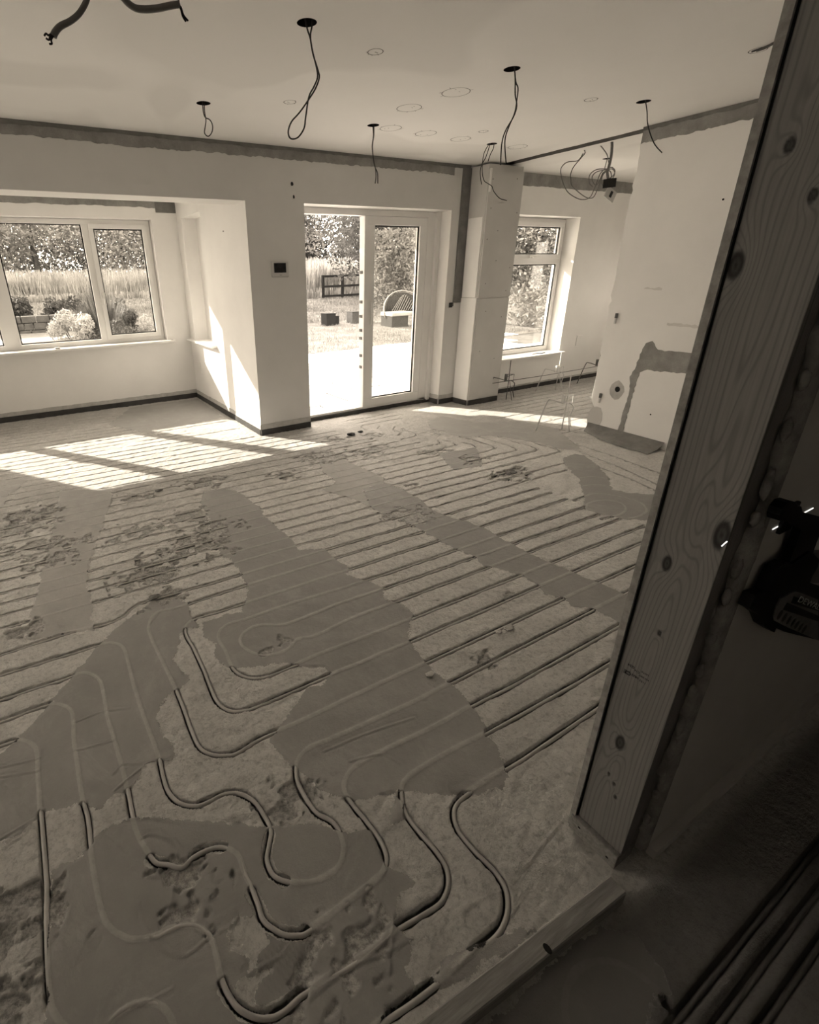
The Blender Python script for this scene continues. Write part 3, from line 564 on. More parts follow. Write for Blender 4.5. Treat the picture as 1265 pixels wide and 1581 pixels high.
# reveals of the bay beam and door are the wall's own thickness
# ragged unpainted band where the coving was taken down
def ragged_band(name, p0, p1, zt, zb, out, th, mat, seed, amp=.012, step=.035, zfun=None):
    r = random.Random(seed); p0, p1, out = Vector(p0), Vector(p1), Vector(out); n = max(3, int((p1 - p0).length / step)); top = []; bot = []; a = 0
    for i in range(n + 1):
        p = p0.lerp(p1, i / n); a = a * .6 + r.uniform(-1, 1) * amp
        top.append(p + Vector((0, 0, zt))); bot.append(p + Vector((0, 0, zb + a + (zfun(i / n) if zfun else 0))))
    vs = []; fs = []; m = MB()
    for i in range(n + 1):
        vs += [top[i], bot[i], top[i] + out * th, bot[i] + out * th]
    for i in range(n):
        a_, b_ = i * 4, i * 4 + 4
        fs += [(a_ + 2, a_ + 3, b_ + 3, b_ + 2), (a_ + 1, b_ + 1, b_ + 3, a_ + 3), (a_, a_ + 2, b_ + 2, b_)]
    m.add(vs, fs); return struct(m.build(name, mat))
ragged_band('trim_4', (-3.2, BY, 0), (4.085, BY, 0), 2.385, 2.312, (0, -1, 0), .004, 'skim', 5, .006, .02)
ragged_band('trim_5', (-3.2, BY, 0), (4.30, BY, 0), 2.399, 2.375, (0, -1, 0), .010, 'skim_dark', 6, .004)
ragged_band('trim_6', (4.79, BY, 0), (7.6, BY, 0), 2.39, 2.27, (0, -1, 0), .004, 'skim', 7, .004)
ragged_band('trim_7', (4.49, 2.80, 0), (4.49, .48, 0), 2.385, 2.295, (-1, 0, 0), .005, 'skim', 8, .006, .02)
ragged_band('trim_8', (4.49, 2.80, 0), (4.49, .48, 0), 2.399, 2.375, (-1, 0, 0), .011, 'skim_dark', 9, .006)
ragged_band('trim_9', (-2.06, 6.5, 0), (1.6, 6.5, 0), 2.239, 2.17, (0, -1, 0), .004, 'skim', 10, .006)
struct(box('trim_10', 1.60, 1.827, 6.494, 6.5, 2.12, 2.24, 'skim_dark'))
# strips along the wall feet: dark damp course below, bare plaster above
def foot(n, p0, p1, out, hb=.105, hd=.055, seed=1):
    ragged_band('baseboard_%d' % n, p0, p1, hd, -.01, out, .012, 'damp_strip', seed, .0)
    r = random.Random(seed + 40); P0, P1 = Vector(p0), Vector(p1); k = max(3, int((P1 - P0).length / .05)); vs = []; fs = []
    for i in range(k + 1):
        p = P0.lerp(P1, i / k); h = hb + r.uniform(-.003, .004)
        vs += [p + Vector((0, 0, hd - .004)), p + Vector((0, 0, h)), p + Vector(out) * .005 + Vector((0, 0, hd - .004)), p + Vector(out) * .005 + Vector((0, 0, h))]
    for i in range(k): a, b = i * 4, i * 4 + 4; fs += [(a + 2, b + 2, b + 3, a + 3), (a + 1, a + 3, b + 3, b + 1), (a, b, b + 2, a + 2)]
    struct(MB().add(vs, fs).build('trim_%d' % (20 + n), 'base_plaster'))
foot(1, (1.827, BY, 0), (2.375, BY, 0), (0, -1, 0), seed=1)
foot(2, (4.085, BY, 0), (4.31, BY, 0), (0, -1, 0), seed=2)
foot(3, (4.31, BY, 0), (4.31, 4.17, 0), (-1, 0, 0), seed=3)
foot(5, (4.79, BY, 0), (7.6, BY, 0), (0, -1, 0), .07, .05, seed=5)
foot(6, (-2.06, 6.5, 0), (1.827, 6.5, 0), (0, -1, 0), .105, .06, seed=6)
foot(7, (1.827, 6.5, 0), (1.827, 4.41, 0), (-1, 0, 0), .10, .055, seed=7)
foot(8, (4.085, 4.60, 0), (4.085, BY, 0), (-1, 0, 0), seed=8)
foot(9, (-3.2, BY, 0), (-2.06, BY, 0), (0, -1, 0), seed=9)
struct(box('baseboard_4', 4.315, 4.785, 4.155, 4.17, -.01, .055, 'damp_strip'))
# boxed column at the end of the back wall
struct(box('column', 4.31, 4.79, 4.17, BY, -.1, CH - .02, 'column_board'))
struct(MB().box(4.316, 4.793, 4.156, 4.1695, 1.16, 2.335).build('trim_30', 'column_board'))
struct(MB().box(4.322, 4.79, 4.160, 4.1695, .058, 1.150).build('trim_31', 'column_board'))
struct(MB().box(4.296, 4.3095, 4.185, 4.38, 1.165, 1.925).build('trim_32', 'reveal_paint'))
struct(MB().box(4.300, 4.3095, 4.172, 4.395, .06, 1.158).build('trim_33', 'plaster'))
struct(MB().box(4.195, 4.308, 4.396, BY, 1.112, 2.375).build('trim_34', 'skim_dark'))
struct(MB().box(4.313, 4.335, 4.150, 4.156, 2.14, 2.34).build('trim_35', 'plaster'))
for i, (x, z) in enumerate([(4.36, 2.25), (4.70, 2.27), (4.37, 2.0), (4.75, 1.97), (4.50, 1.80), (4.36, 1.72), (4.52, 1.52), (4.74, 1.45), (4.40, 1.30), (4.72, 1.22), (4.45, 1.02), (4.70, .95), (4.42, .6), (4.66, .5)]):
    o = MB().prism([(x + .0065 * math.cos(k * PI / 4), 4.1555 if z > 1.16 else 4.1595, z + .0065 * math.sin(k * PI / 4)) for k in range(8)], (0, .003, 0)).build('board_screw', 'skim_dark', bpy.data.objects['column'])
# small black back box hole where the chase ends
t = empty('wall_box', (4.17, BY, 1.09), 'small black back box in the wall where the dark chase ends', 'socket')
m = MB(); m.box(4.14, 4.185, 4.400, 4.406, 1.065, 1.115); m.build('box_body', 'cable_black', t); MB().box(4.185, 4.20, 4.397, 4.405, 1.075, 1.11).build('cable_stub', 'cable_grey', t)

# ------------------------------------------------------------------ windows and the door
def bar(m, x0, x1, y0, y1, z0, z1, b=.006): m.box(x0, x1, y0, y1, z0, z1, b)
def frame_rect(name, x0, x1, z0, z1, y0, y1, w, mat, parent, b=.006):
    m = MB(); bar(m, x0, x1, y0, y1, z1 - w, z1, b); bar(m, x0, x1, y0, y1, z0, z0 + w, b); bar(m, x0, x0 + w, y0, y1, z0 + w - .002, z1 - w + .002, b); bar(m, x1 - w, x1, y0, y1, z0 + w - .002, z1 - w + .002, b)
    return m.build(name, mat, parent)
def pane(x0, x1, z0, z1, y, parent): return mk('glass_pane', [(x0, y, z0), (x1, y, z0), (x1, y, z1), (x0, y, z1), (x0, y + .004, z0), (x1, y + .004, z0), (x1, y + .004, z1), (x0, y + .004, z1)], [(0, 1, 2, 3), (7, 6, 5, 4)], 'glass', parent)
def beads(x0, x1, z0, z1, y, parent):
    m = MB()
    for a in ((x0, x1, z1 - .012, z1), (x0, x1, z0, z0 + .012), (x0, x0 + .012, z0 + .012, z1 - .012), (x1 - .012, x1, z0 + .012, z1 - .012)): m.box(a[0], a[1], y - .001, y + .010, a[2], a[3])
    return m.build('glazing_seal', 'rubber', parent)
def E0(name, loc):
    o = bpy.data.objects.new(name, None); COL.objects.link(o); o.location = loc; struct(o); bpy.context.view_layer.update(); return o
# window_1: the wide bay window
w1 = E0('window_1', (-.11, 6.62, .745))
ya, yb = 6.60, 6.67
frame_rect('window_frame', -1.755, 1.53, .748, 2.047, ya, yb, .05, 'upvc', w1)
for a, b in ((.80, .875), (-.20, -.035), (-1.10, -1.03)):
    m = MB(); bar(m, a, b, ya, yb, .79, 2.0); m.build('mullion', 'upvc', w1)
pane(-.035, .80, .80, 2.0, 6.632, w1); beads(-.035, .80, .80, 2.0, 6.625, w1)
pane(-1.03, -.20, .80, 2.0, 6.632, w1); beads(-1.03, -.20, .80, 2.0, 6.625, w1)
for a, b, h in ((.868, 1.487, .905), (-1.712, -1.093, -1.13)):
    s = frame_rect('sash', a, b, .790, 2.004, 6.578, 6.64, .048, 'upvc', w1)
    pane(a + .048, b - .048, .838, 1.956, 6.612, s); beads(a + .048, b - .048, .838, 1.956, 6.605, s)
    hm = MB().box(h - .012, h + .012, 6.562, 6.58, 1.24, 1.31, .004); hm.box(h - .009, h + .009, 6.545, 6.562, 1.17, 1.29, .004); hm.build('window_handle', 'upvc', s)
m = MB(); m.box(-1.83, 1.61, 6.395, 6.605, .722, .747, .006); struct(m.build('trim_40', 'sill_white'))
struct(box('trim_41', -1.9, 1.65, 6.68, 6.90, .70, .745, 'sill_white'))
# niche in the bay side wall, closed to darken the bay
def frame_yz(parent, x0, x1, y0, y1, z0, z1, w):
    m = MB(); m.box(x0, x1, y0, y1, z1 - w, z1, .005); m.box(x0, x1, y0, y1, z0, z0 + w, .005); m.box(x0, x1, y0, y0 + w, z0 + w, z1 - w, .005); m.box(x0, x1, y1 - w, y1, z0 + w, z1 - w, .005); m.build('window_frame', 'upvc', parent)
    mk('glass_pane', [((x0 + x1) / 2, y0 + w, z0 + w), ((x0 + x1) / 2, y1 - w, z0 + w), ((x0 + x1) / 2, y1 - w, z1 - w), ((x0 + x1) / 2, y0 + w, z1 - w)], [(0, 1, 2, 3)], 'glass', parent)
struct(box('trim_61', 1.99, 2.02, 5.60, 6.33, .70, 2.10, 'plaster'))  # panel added behind the niche to shut daylight out
struct(MB().box(1.765, 1.99, 5.50, 6.46, .722, .747, .006).build('trim_42', 'sill_white'))
w6 = E0('fill_window_2', (7.7, 3.15, .3)); frame_yz(w6, 7.66, 7.72, 2.9, 3.7, 1.0, 1.9, .06)  # unseen window added to bring daylight into the kitchen
w5 = E0('fill_window_1', (-3.35, 3.75, .1)); frame_yz(w5, -3.38, -3.32, 3.2, 4.3, .1, 2.3, .06)  # unseen window added in the left wall to brighten the room
# the narrow window right of the column
w3 = E0('window_2', (5.6, 4.62, .425))
frame_rect('window_frame', 5.053, 6.147, .43, 1.987, 4.60, 4.67, .055, 'upvc', w3)
m = MB(); m.box(5.10, 6.10, 4.60, 4.67, 1.485, 1.555, .006); m.build('transom', 'upvc', w3)
s = frame_rect('sash', 5.098, 6.108, 1.545, 1.945, 4.578, 4.64, .05, 'upvc', w3)
pane(5.148, 6.058, 1.595, 1.895, 4.61, s); beads(5.148, 6.058, 1.595, 1.895, 4.604, s)
hm = MB().box(5.55, 5.62, 4.562, 4.58, 1.553, 1.577, .004); hm.box(5.56, 5.66, 4.545, 4.562, 1.557, 1.572, .004); hm.build('window_handle', 'upvc', s)
pane(5.108, 6.092, .485, 1.485, 4.625, w3); beads(5.108, 6.092, .485, 1.485, 4.618, w3)
struct(MB().box(4.94, 6.185, 4.335, 4.605, .405, .428, .006).build('trim_43', 'sill_white'))
struct(box('trim_44', 5.0, 6.2, 4.68, 4.84, .38, .425, 'sill_white'))
# door_1: glazed patio door, left leaf open outwards
d1 = E0('door_1', (3.2, 4.62, 0.06))
m = MB()
for a in ((2.375, 4.083, 1.945, 2.0), (2.375, 4.04, .035, .062)): m.box(a[0], a[1], 4.59, 4.68, a[2], a[3], .005)
m.box(2.375, 2.42, 4.59, 4.68, .06, 1.95, .005); m.box(3.935, 4.083, 4.59, 4.68, .03, 1.95, .005); m.build('door_frame', 'upvc', d1)
MB().box(4.035, 4.083, 4.555, 4.60, .03, 2.0, .004).build('frame_cover', 'upvc', d1)
lf = MB(); x0, x1, z0, z1 = 3.135, 3.928, .062, 1.94
lf.box(x0, x1, 4.585, 4.65, 1.865, z1, .006); lf.box(x0, x1, 4.585, 4.65, z0, .145, .006); lf.box(x0, 3.262, 4.585, 4.65, .143, 1.867, .006); lf.box(3.836, x1, 4.585, 4.65, .143, 1.867, .006)
leaf = lf.build('door_leaf', 'upvc', d1); pane(3.262, 3.836, .145, 1.865, 4.618, leaf); beads(3.262, 3.836, .145, 1.865, 4.61, leaf)
MB().box(3.128, 3.160, 4.57, 4.66, .062, 1.94, .004).build('meeting_stile', 'upvc', leaf)
MB().box(3.225, 3.243, 4.568, 4.588, .93, 1.16, .004).build('door_handle', 'upvc', leaf)
m = MB()
for z in (.5, .62, .80, .88, 1.02, 1.16, 1.44): m.box(3.118, 3.130, 4.60, 4.64, z - .014, z + .014)
m.build('lock_keeps', 'metal_dark', leaf)
# the open leaf, swung out against the outside wall
e = E0('door_2', (2.36, 4.72, .06)); m = MB()
for a, b, c_, d_ in ((4.76, 5.55, 1.865, 1.94), (4.76, 5.55, .062, .145), (4.76, 4.86, .14, 1.87), (5.45, 5.55, .14, 1.87)): m.box(2.265, 2.33, a, b, c_, d_, .006)
m.build('door_leaf', 'upvc', e); mk('glass_pane', [(2.30, 4.86, .145), (2.30, 5.45, .145), (2.30, 5.45, 1.865), (2.30, 4.86, 1.865)], [(0, 1, 2, 3)], 'glass', e)
# dark gap and cill under the door
struct(box('trim_45', 2.375, 4.085, 4.57, 4.72, -.01, .034, 'damp_strip')); struct(box('trim_46', 2.375, 4.085, 4.68, 4.88, -.03, .04, 'sill_white'))

# ------------------------------------------------------------------ stud wall the camera looks past, and the hall
struct(box('wall_hall', 1.13, 3.45, .322, .336, .03, CH, 'hall_board'))
struct(box('wall_partition', 1.028, 4.49, .460, .474, .0, CH, 'board_edge'))
for x in (1.6, 2.2, 2.8, 3.4): struct(box('trim_%d' % int(50 + x * 10), x, x + .045, .345, .455, .05, CH - .03, 'wood_stud'))
struct(box('wall_front_left', -3.2, -.95, .336, .472, -.05, CH, 'hall_board'))
struct(box('wall_hall_left', -1.75, -1.6, -1.7, .336, -.05, CH, 'hall_plaster')); struct(box('wall_hall_rear', -1.6, 3.45, -1.7, -1.58, -.05, CH, 'hall_plaster')); struct(box('wall_hall_end', 3.45, 3.6, -1.7, .336, -.05, CH, 'hall_plaster'))
struct(box('ceiling_hall', -1.6, 3.45, -1.6, .34, CH, CH + .1, 'ceiling_paint'))
struct(box('wall_above_kitchen_front', 4.49, 7.6, .336, .472, -.05, CH, 'plaster'))
struct(box('floor_hall_rear', -1.6, 3.45, -1.6, -.3, -.05, -.002, 'skim_dark'))
struct(box('trim_47', 1.135, 3.45, .300, .322, .0, .030, 'hall_board'))
# door post: one knotty stud, its broad face a fine grid that carries the grain
def post():
    us = np.linspace(.338, .4565, 64); vs = np.linspace(.05, CH - .002, 560); U, V = np.meshgrid(us, vs)
    KN = [(.350, .957, .0125, .030), (.422, .860, .0085, .018), (.399, .701, .004, .007), (.411, .368, .0105, .022), (.421, 1.569, .007, .011), (.447, 1.41, .011, .022), (.375, 1.50, .006, .01), (.398, .24, .004, .006), (.415, .257, .0035, .006), (.387, .205, .004, .006), (.36, 1.95, .010, .016), (.43, 2.2, .007, .012)]
    pith = .395 + .012 * np.sin(V * 2.1 + .8) + .006 * np.sin(V * 5.3)
    F = ((U - pith) / .0105) * (.8 + .2 * np.sin(V * 1.7)); G = np.sqrt(F ** 2 + .3) * 1.25
    # cathedral arches near (.392,.98) and (.40,.30)
    for (u, v, su, sv, a) in ((.392, .975, .017, .11, 5.0), (.385, 1.16, .015, .12, 2.0), (.425, .33, .016, .10, 2.5), (.41, 1.75, .014, .16, 3.0), (.40, .62, .02, .10, -1.5)):
        G += a * np.exp(-((U - u) / su) ** 2 - ((V - v) / sv) ** 2)
    K = np.zeros_like(U)
    for (u, v, ru, rv) in KN:
        d = np.hypot((U - u) / ru, (V - v) / rv); G += 3.0 * np.exp(-(d / 2.1) ** 2) * np.clip(ru / .009, .3, 1.4); K = np.maximum(K, np.clip(1.18 - d, 0, .28) / .28 * (.9 + .1 * np.cos(d * 9)))
    G += .25 * np.sin(V * 3.1 + U * 40) + V * .5
    X = np.full_like(U, 1.036) + .0008 * np.sin(V * 3) + K * .0008
    n1, n2 = U.shape; co = np.stack([X, U, V], -1).reshape(-1, 3); i = np.arange(n1 * n2).reshape(n1, n2)
    f = np.stack([i[:-1, :-1], i[1:, :-1], i[1:, 1:], i[:-1, 1:]], -1).reshape(-1, 4)
    b = len(co); back = [(1.078, .338, .05), (1.078, .4565, .05), (1.078, .4565, CH - .002), (1.078, .338, CH - .002)]
    verts = co.tolist() + back; faces = f.tolist()
    c00, c01, c10, c11 = i[0, 0], i[0, -1], i[-1, 0], i[-1, -1]
    faces += [[b, b + 3] + list(i[::-1, 0])[0:1] + list(i[:, 0])[::-1][1:], [b + 1] + list(i[:, -1]) + [b + 2], [b + 1, b] + list(i[0, :]), [b + 3, b + 2] + list(i[-1, ::-1]), [b, b + 1, b + 2, b + 3]]
    o = mk('door_post', verts, faces, 'wood_post'); me = o.data
    for nm_, arr in (('grain', G), ('knot', K)):
        a = me.attributes.new(nm_, 'FLOAT', 'POINT'); a.data.foreach_set('value', np.concatenate([arr.ravel(), [0.] * 4]).astype(np.float32))
    me.polygons.foreach_set('use_smooth', [len(p.vertices) == 4 and k < len(f) for k, p in enumerate(me.polygons)])
    return o
post_o = tag(post(), 'tall knotty timber door post standing on the sole plate at right', 'post')
# black line between stud and room board
struct(box('trim_48', 1.034, 1.06, .4565, .460, .0, CH, 'hole_dark'))
# grade stamp, upside down on the post
def text(body, size, loc, rot, mat, name, parent=None, depth=.0002):
    cu = bpy.data.curves.new(name, 'FONT'); cu.body = body; cu.size = size; cu.extrude = depth; cu.align_x = 'CENTER'; cu.align_y = 'CENTER'; cu.resolution_u = 2
    o = bpy.data.objects.new(name, cu); COL.objects.link(o); o.matrix_world = Matrix.Translation(loc) @ rot
    dg = bpy.context.evaluated_depsgraph_get(); me = bpy.data.meshes.new_from_object(o.evaluated_get(dg)); mw = o.matrix_world.copy(); bpy.data.objects.remove(o, do_unlink=True)
    me.transform(mw); me.materials.clear(); me.materials.append(MATS[mat]); q = bpy.data.objects.new(name, me); COL.objects.link(q)
    if parent: q.parent = parent; q.matrix_parent_inverse = Matrix.Translation(-parent.location)
    return q
# text frame on the x=1.036 face seen from -x: right = -y ; upside down -> right = +y, up = -z
RU = Matrix(((0, 0, -1, 0), (1, 0, 0, 0), (0, -1, 0, 0), (0, 0, 0, 1)))
for body, y, z, sz in (('CE', .436, .566, .014), ('G24', .432, .588, .009), ('C16', .418, .583, .007), ('UKTA', .402, .590, .006), ('KD DRY', .402, .578, .006), ('1152', .402, .566, .007), ('0832', .419, .568, .008)):
    text(body, sz, (1.0346, y, z), RU, 'hole_dark', 'stamp', post_o)
# ragged plaster edge right of the post
rr = random.Random(12); m = MB(); zs = np.arange(.03, CH, .02); vs = []; fs = []
L0 = 1.079
for i, z in enumerate(zs):
    a = L0 + .014 + .016 * math.sin(z * 9 + 2) * math.sin(z * 23) + rr.uniform(-.006, .006)
    vs += [(a, .322 + rr.uniform(0, .006), z), (1.10 + rr.uniform(.004, .03), .318, z), (1.135, .3205, z), (a + .003, .345, z)]
for i in range(len(zs) - 1):
    a, b = i * 4, i * 4 + 4; fs += [(a, b, b + 1, a + 1), (a + 1, b + 1, b + 2, a + 2), (a + 3, b + 3, b, a)]
struct(m.add(vs, fs).build('trim_49', 'plaster_raw', None, True))
struct(box('trim_60', 1.0785, 1.13, .338, .346, .03, CH, 'skim_dark'))
for i in range(26):      # lumps of old plaster in the gap
    z = .15 + i * .083 + rr.uniform(-.02, .02); h = rr.uniform(.012, .035)
    bm = bmesh.new(); bmesh.ops.create_icosphere(bm, subdivisions=2, radius=1)
    for v in bm.verts: v.co = Vector((1.088 + v.co.x * .009 * (1 + rr.uniform(-.25, .25)), .328 + v.co.y * .008, z + v.co.z * h * (1 + rr.uniform(-.2, .2))))
    bm.verts.index_update(); o = MB().add([v.co[:] for v in bm.verts], [[v.index for v in f.verts] for f in bm.faces]).build('plaster_lump', 'plaster_raw', bpy.data.objects['trim_49'], True); bm.free()
# sole plate under the post and the loose threshold board
sp = MB().box(1.022, 1.10, .338, .468, .0, .049, .003).build('sole_plate', 'wood_end'); tag(sp, 'short sawn sole plate end under the knotty door post', 'timber')
for y, z in ((.44, .03), (.36, .02)): MB().prism([(1.0212, y + .004 * math.cos(k * PI / 3), z + .003 * math.sin(k * PI / 3)) for k in range(6)], (.002, 0, 0)).build('nail_hole', 'hole_dark', sp)
sl_ = -.048; dirv = Vector((1, sl_, 0)).normalized(); nrm = Vector((-dirv.y, dirv.x, 0)); c1 = Vector((.968, .3025, 0)); c0 = c1 - dirv * 1.88
m = MB(); n = 40; vs = []; fs = []
for i in range(n + 1):
    c = c0.lerp(c1, i / n); w = .0215; b = .003
    for (o_, z) in ((-w, .001), (-w, .043), (-w + b, .046), (w - b, .046), (w, .043), (w, .001)):
        p = c + nrm * o_; vs.append((p.x, p.y, z + .0006 * math.sin(i * 1.3)))
for i in range(n):
    for k in range(5): fs.append((i * 6 + k, i * 6 + 6 + k, i * 6 + 7 + k, i * 6 + k + 1))
fs += [tuple(range(6)), tuple(n * 6 + k for k in range(6))[::-1]]
th = m.add(vs, fs).build('threshold_board', 'wood_sill'); tag(th, 'long pale timber batten lying across the doorway floor in the foreground', 'timber')
kp = c1 - dirv * .255
for (dx, r_) in ((0, .010),):
    p = kp; MB().prism([(p.x + .007 * math.cos(k * PI / 6), p.y - .012 + .011 * math.sin(k * PI / 6), .0462) for k in range(12)], (0, 0, .0006)).build('knot', 'hole_dark', th)
# ------------------------------------------------------------------ cables, holes and marks on the ceiling
def cable(name, lines, r, mat, label, cat='cable', group=None, parts=('strand',)):
    if len(lines) == 1:
        o = MB().tube(smoothline(lines[0]), r, 6).build(name, mat, None, True); return tag(o, label, cat, group)
    e = empty(name, lines[0][0], label, cat, group)
    for l in lines: MB().tube(smoothline(l), r, 6).build('strand', mat, e, True)
    return e
GC = 'cables hanging from the ceiling'
def hz(x, y, lst, dy=.0): return [(a, y + dy, b) for a, b in lst]
cable('ceiling_cable', [hz(0, 3.6, [(1.259, 2.42), (1.258, 2.358), (1.267, 2.329), (1.295, 2.319), (1.309, 2.294), (1.305, 2.263), (1.286, 2.238), (1.268, 2.233), (1.253, 2.249), (1.262, 2.283), (1.270, 2.317), (1.266, 2.359), (1.271, 2.42)])], .0032, 'cable_black', 'short knotted cable loop hanging over the bay beam, leftmost small ceiling hole', group=GC)
cable('ceiling_cable', [hz(0, 2.4, [(1.32, 2.43), (1.335, 2.378), (1.348, 2.35), (1.36, 2.298), (1.383, 2.246), (1.389, 2.219), (1.368, 2.177), (1.326, 2.127), (1.284, 2.082), (1.243, 2.045), (1.225, 2.01), (1.229, 1.987), (1.246, 1.981), (1.275, 1.991), (1.305, 2.026), (1.315, 2.068), (1.334, 2.144), (1.362, 2.185), (1.380, 2.219), (1.376, 2.254), (1.356, 2.314), (1.349, 2.358), (1.357, 2.389), (1.365, 2.43)])], .0034, 'cable_black', 'long black cable loop like a teardrop hanging from a ceiling hole above the bay', group=GC)
cable('ceiling_cable', [hz(0, 3.6, [(2.517, 2.43), (2.529, 2.344), (2.52, 2.274), (2.532, 2.206), (2.548, 2.15), (2.573, 2.109), (2.577, 2.044)]), hz(0, 3.606, [(2.535, 2.43), (2.537, 2.344), (2.526, 2.275), (2.538, 2.192), (2.558, 2.137), (2.564, 2.087), (2.557, 2.044)])], .0034, 'cable_black', 'twin cable hanging straight down with a bar end above the glazed door', group=GC)
cable('ceiling_cable', [hz(0, 2.4, [(2.59, 2.43), (2.611, 2.353), (2.622, 2.295), (2.644, 2.247), (2.627, 2.195), (2.577, 2.128), (2.558, 2.064), (2.566, 1.965)]), hz(0, 2.407, [(2.596, 2.43), (2.623, 2.355), (2.646, 2.328), (2.647, 2.278), (2.641, 2.217), (2.608, 2.152), (2.588, 2.098), (2.595, 2.046), (2.617, 1.975)])], .0034, 'cable_black', 'long pair of crossing cables drooping to just left of the column top', group=GC)
cable('ceiling_cable', [[(3.836, 2.43, 2.43), (3.892, 2.43, 2.353), (3.922, 2.43, 2.294), (3.98, 2.43, 2.235), (4.055, 2.43, 2.183), (4.155, 2.43, 2.145)]], .0036, 'cable_black', 'single stiff curved cable hanging in front of the right wall top', group=GC)
cable('ceiling_cable', [[(3.775, 3.66, 2.43), (3.733, 3.66, 2.308), (3.693, 3.66, 2.249), (3.681, 3.66, 2.186), (3.709, 3.66, 2.103)], [(3.79, 3.67, 2.43), (3.80, 3.75, 2.36), (3.84, 3.8, 2.29), (3.90, 3.85, 2.225), (3.98, 3.9, 2.18), (4.08, 3.95, 2.17), (4.17, 3.98, 2.155), (4.22, 4.0, 2.12), (4.31, 4.0, 2.065), (4.41, 4.0, 2.05)], [(3.80, 3.655, 2.43), (3.82, 3.67, 2.38), (3.80, 3.68, 2.33), (3.79, 3.69, 2.28)]], .0034, 'cable_black', 'three loose cables spreading from the hole beside the boxed column', group=GC)
def mv(l, y): return [(a, y, b) for a, b in l]
cable('ceiling_cable', [mv([(4.60, 2.47), (4.787, 2.396), (4.755, 2.343), (4.699, 2.296), (4.655, 2.249), (4.64, 2.197), (4.653, 2.172), (4.678, 2.122), (4.785, 2.075), (4.918, 2.034), (5.015, 2.038), (5.058, 2.101), (5.082, 2.182), (5.102, 2.236), (5.153, 2.272)], 3.5), mv([(4.781, 2.376), (4.727, 2.319), (4.606, 2.302), (4.545, 2.279), (4.51, 2.24), (4.528, 2.191), (4.564, 2.142), (4.631, 2.081), (4.711, 2.046), (4.825, 2.02), (4.922, 2.02), (4.989, 2.044), (5.021, 2.099), (5.049, 2.167), (5.077, 2.235), (5.117, 2.267)], 3.51)], .0042, 'cable_grey', 'wide drooping grey cable loops hanging from the ceiling slot', group=GC)
cable('ceiling_cable', [mv([(4.944, 2.236), (4.852, 2.224), (4.776, 2.204), (4.74, 2.168), (4.763, 2.131), (4.818, 2.108), (4.86, 2.162), (4.881, 2.207), (4.934, 2.229), (5.001, 2.246), (5.052, 2.223), (5.047, 2.185), (4.999, 2.143), (4.938, 2.108)], 3.35), mv([(4.94, 2.102), (4.904, 2.138), (4.899, 2.189), (4.958, 2.231), (5.01, 2.221), (5.027, 2.171), (4.96, 2.115)], 3.36), mv([(4.96, 2.246), (4.83, 2.236), (4.75, 2.205), (4.725, 2.165), (4.75, 2.12), (4.80, 2.10)], 3.37), mv([(4.90, 2.13), (4.98, 2.17), (5.03, 2.20), (5.035, 2.235), (4.98, 2.255), (4.93, 2.24)], 3.34), mv([(4.60, 2.47), (4.84, 2.36), (4.90, 2.30), (4.93, 2.25)], 3.33)], .0042, 'cable_grey', 'coiled bunch of pale cable tied up beside the hanging socket box', group=GC)
e = cable('hanging_socket', [mv([(4.60, 2.47), (4.70, 2.423), (4.736, 2.314), (4.732, 2.224), (4.723, 2.181), (4.75, 2.134)], 3.2)], .012, 'cable_grey', 'thick grey conduit hanging from the ceiling slot above the white socket plate', 'cable')
b = empty('back_box', (4.78, 3.2, 2.1), 'black back box with a white cover plate dangling from the grey conduit', 'socket')
MB().obox((4.782, 3.2, 2.102), (1, 0, .1), (0, 1, 0), (-.1, 0, 1), .058, .022, .034).build('box_body', 'box_dark', b)
MB().obox((4.805, 3.19, 2.015), (.85, -.15, -.42), (.1, 1, 0), (.45, 0, .9), .060, .004, .046).build('cover_plate', 'device_white', b)
MB().obox((4.806, 3.184, 2.016), (.85, -.15, -.42), (.1, 1, 0), (.45, 0, .9), .012, .004, .024).build('plate_opening', 'cable_black', b)
cable('ceiling_cable', [[(5.352, 3.652, 2.43), (5.345, 3.652, 2.36), (5.335, 3.652, 2.30)]], .0035, 'cable_black', 'short straight cable from the ceiling hole over the kitchen window area', group=GC)
cable('ceiling_cable', [[(3.535, 1.695, 2.40), (3.50, 1.64, 2.392), (3.425, 1.56, 2.388), (3.277, 1.48, 2.388), (3.147, 1.42, 2.386), (3.035, 1.36, 2.384), (2.90, 1.30, 2.388)], [(3.50, 1.70, 2.394), (3.46, 1.62, 2.386), (3.38, 1.54, 2.380), (3.24, 1.465, 2.384), (3.10, 1.40, 2.388)]], .004, 'cable_black', 'cable running along the ceiling behind the top of the timber post', group=GC)
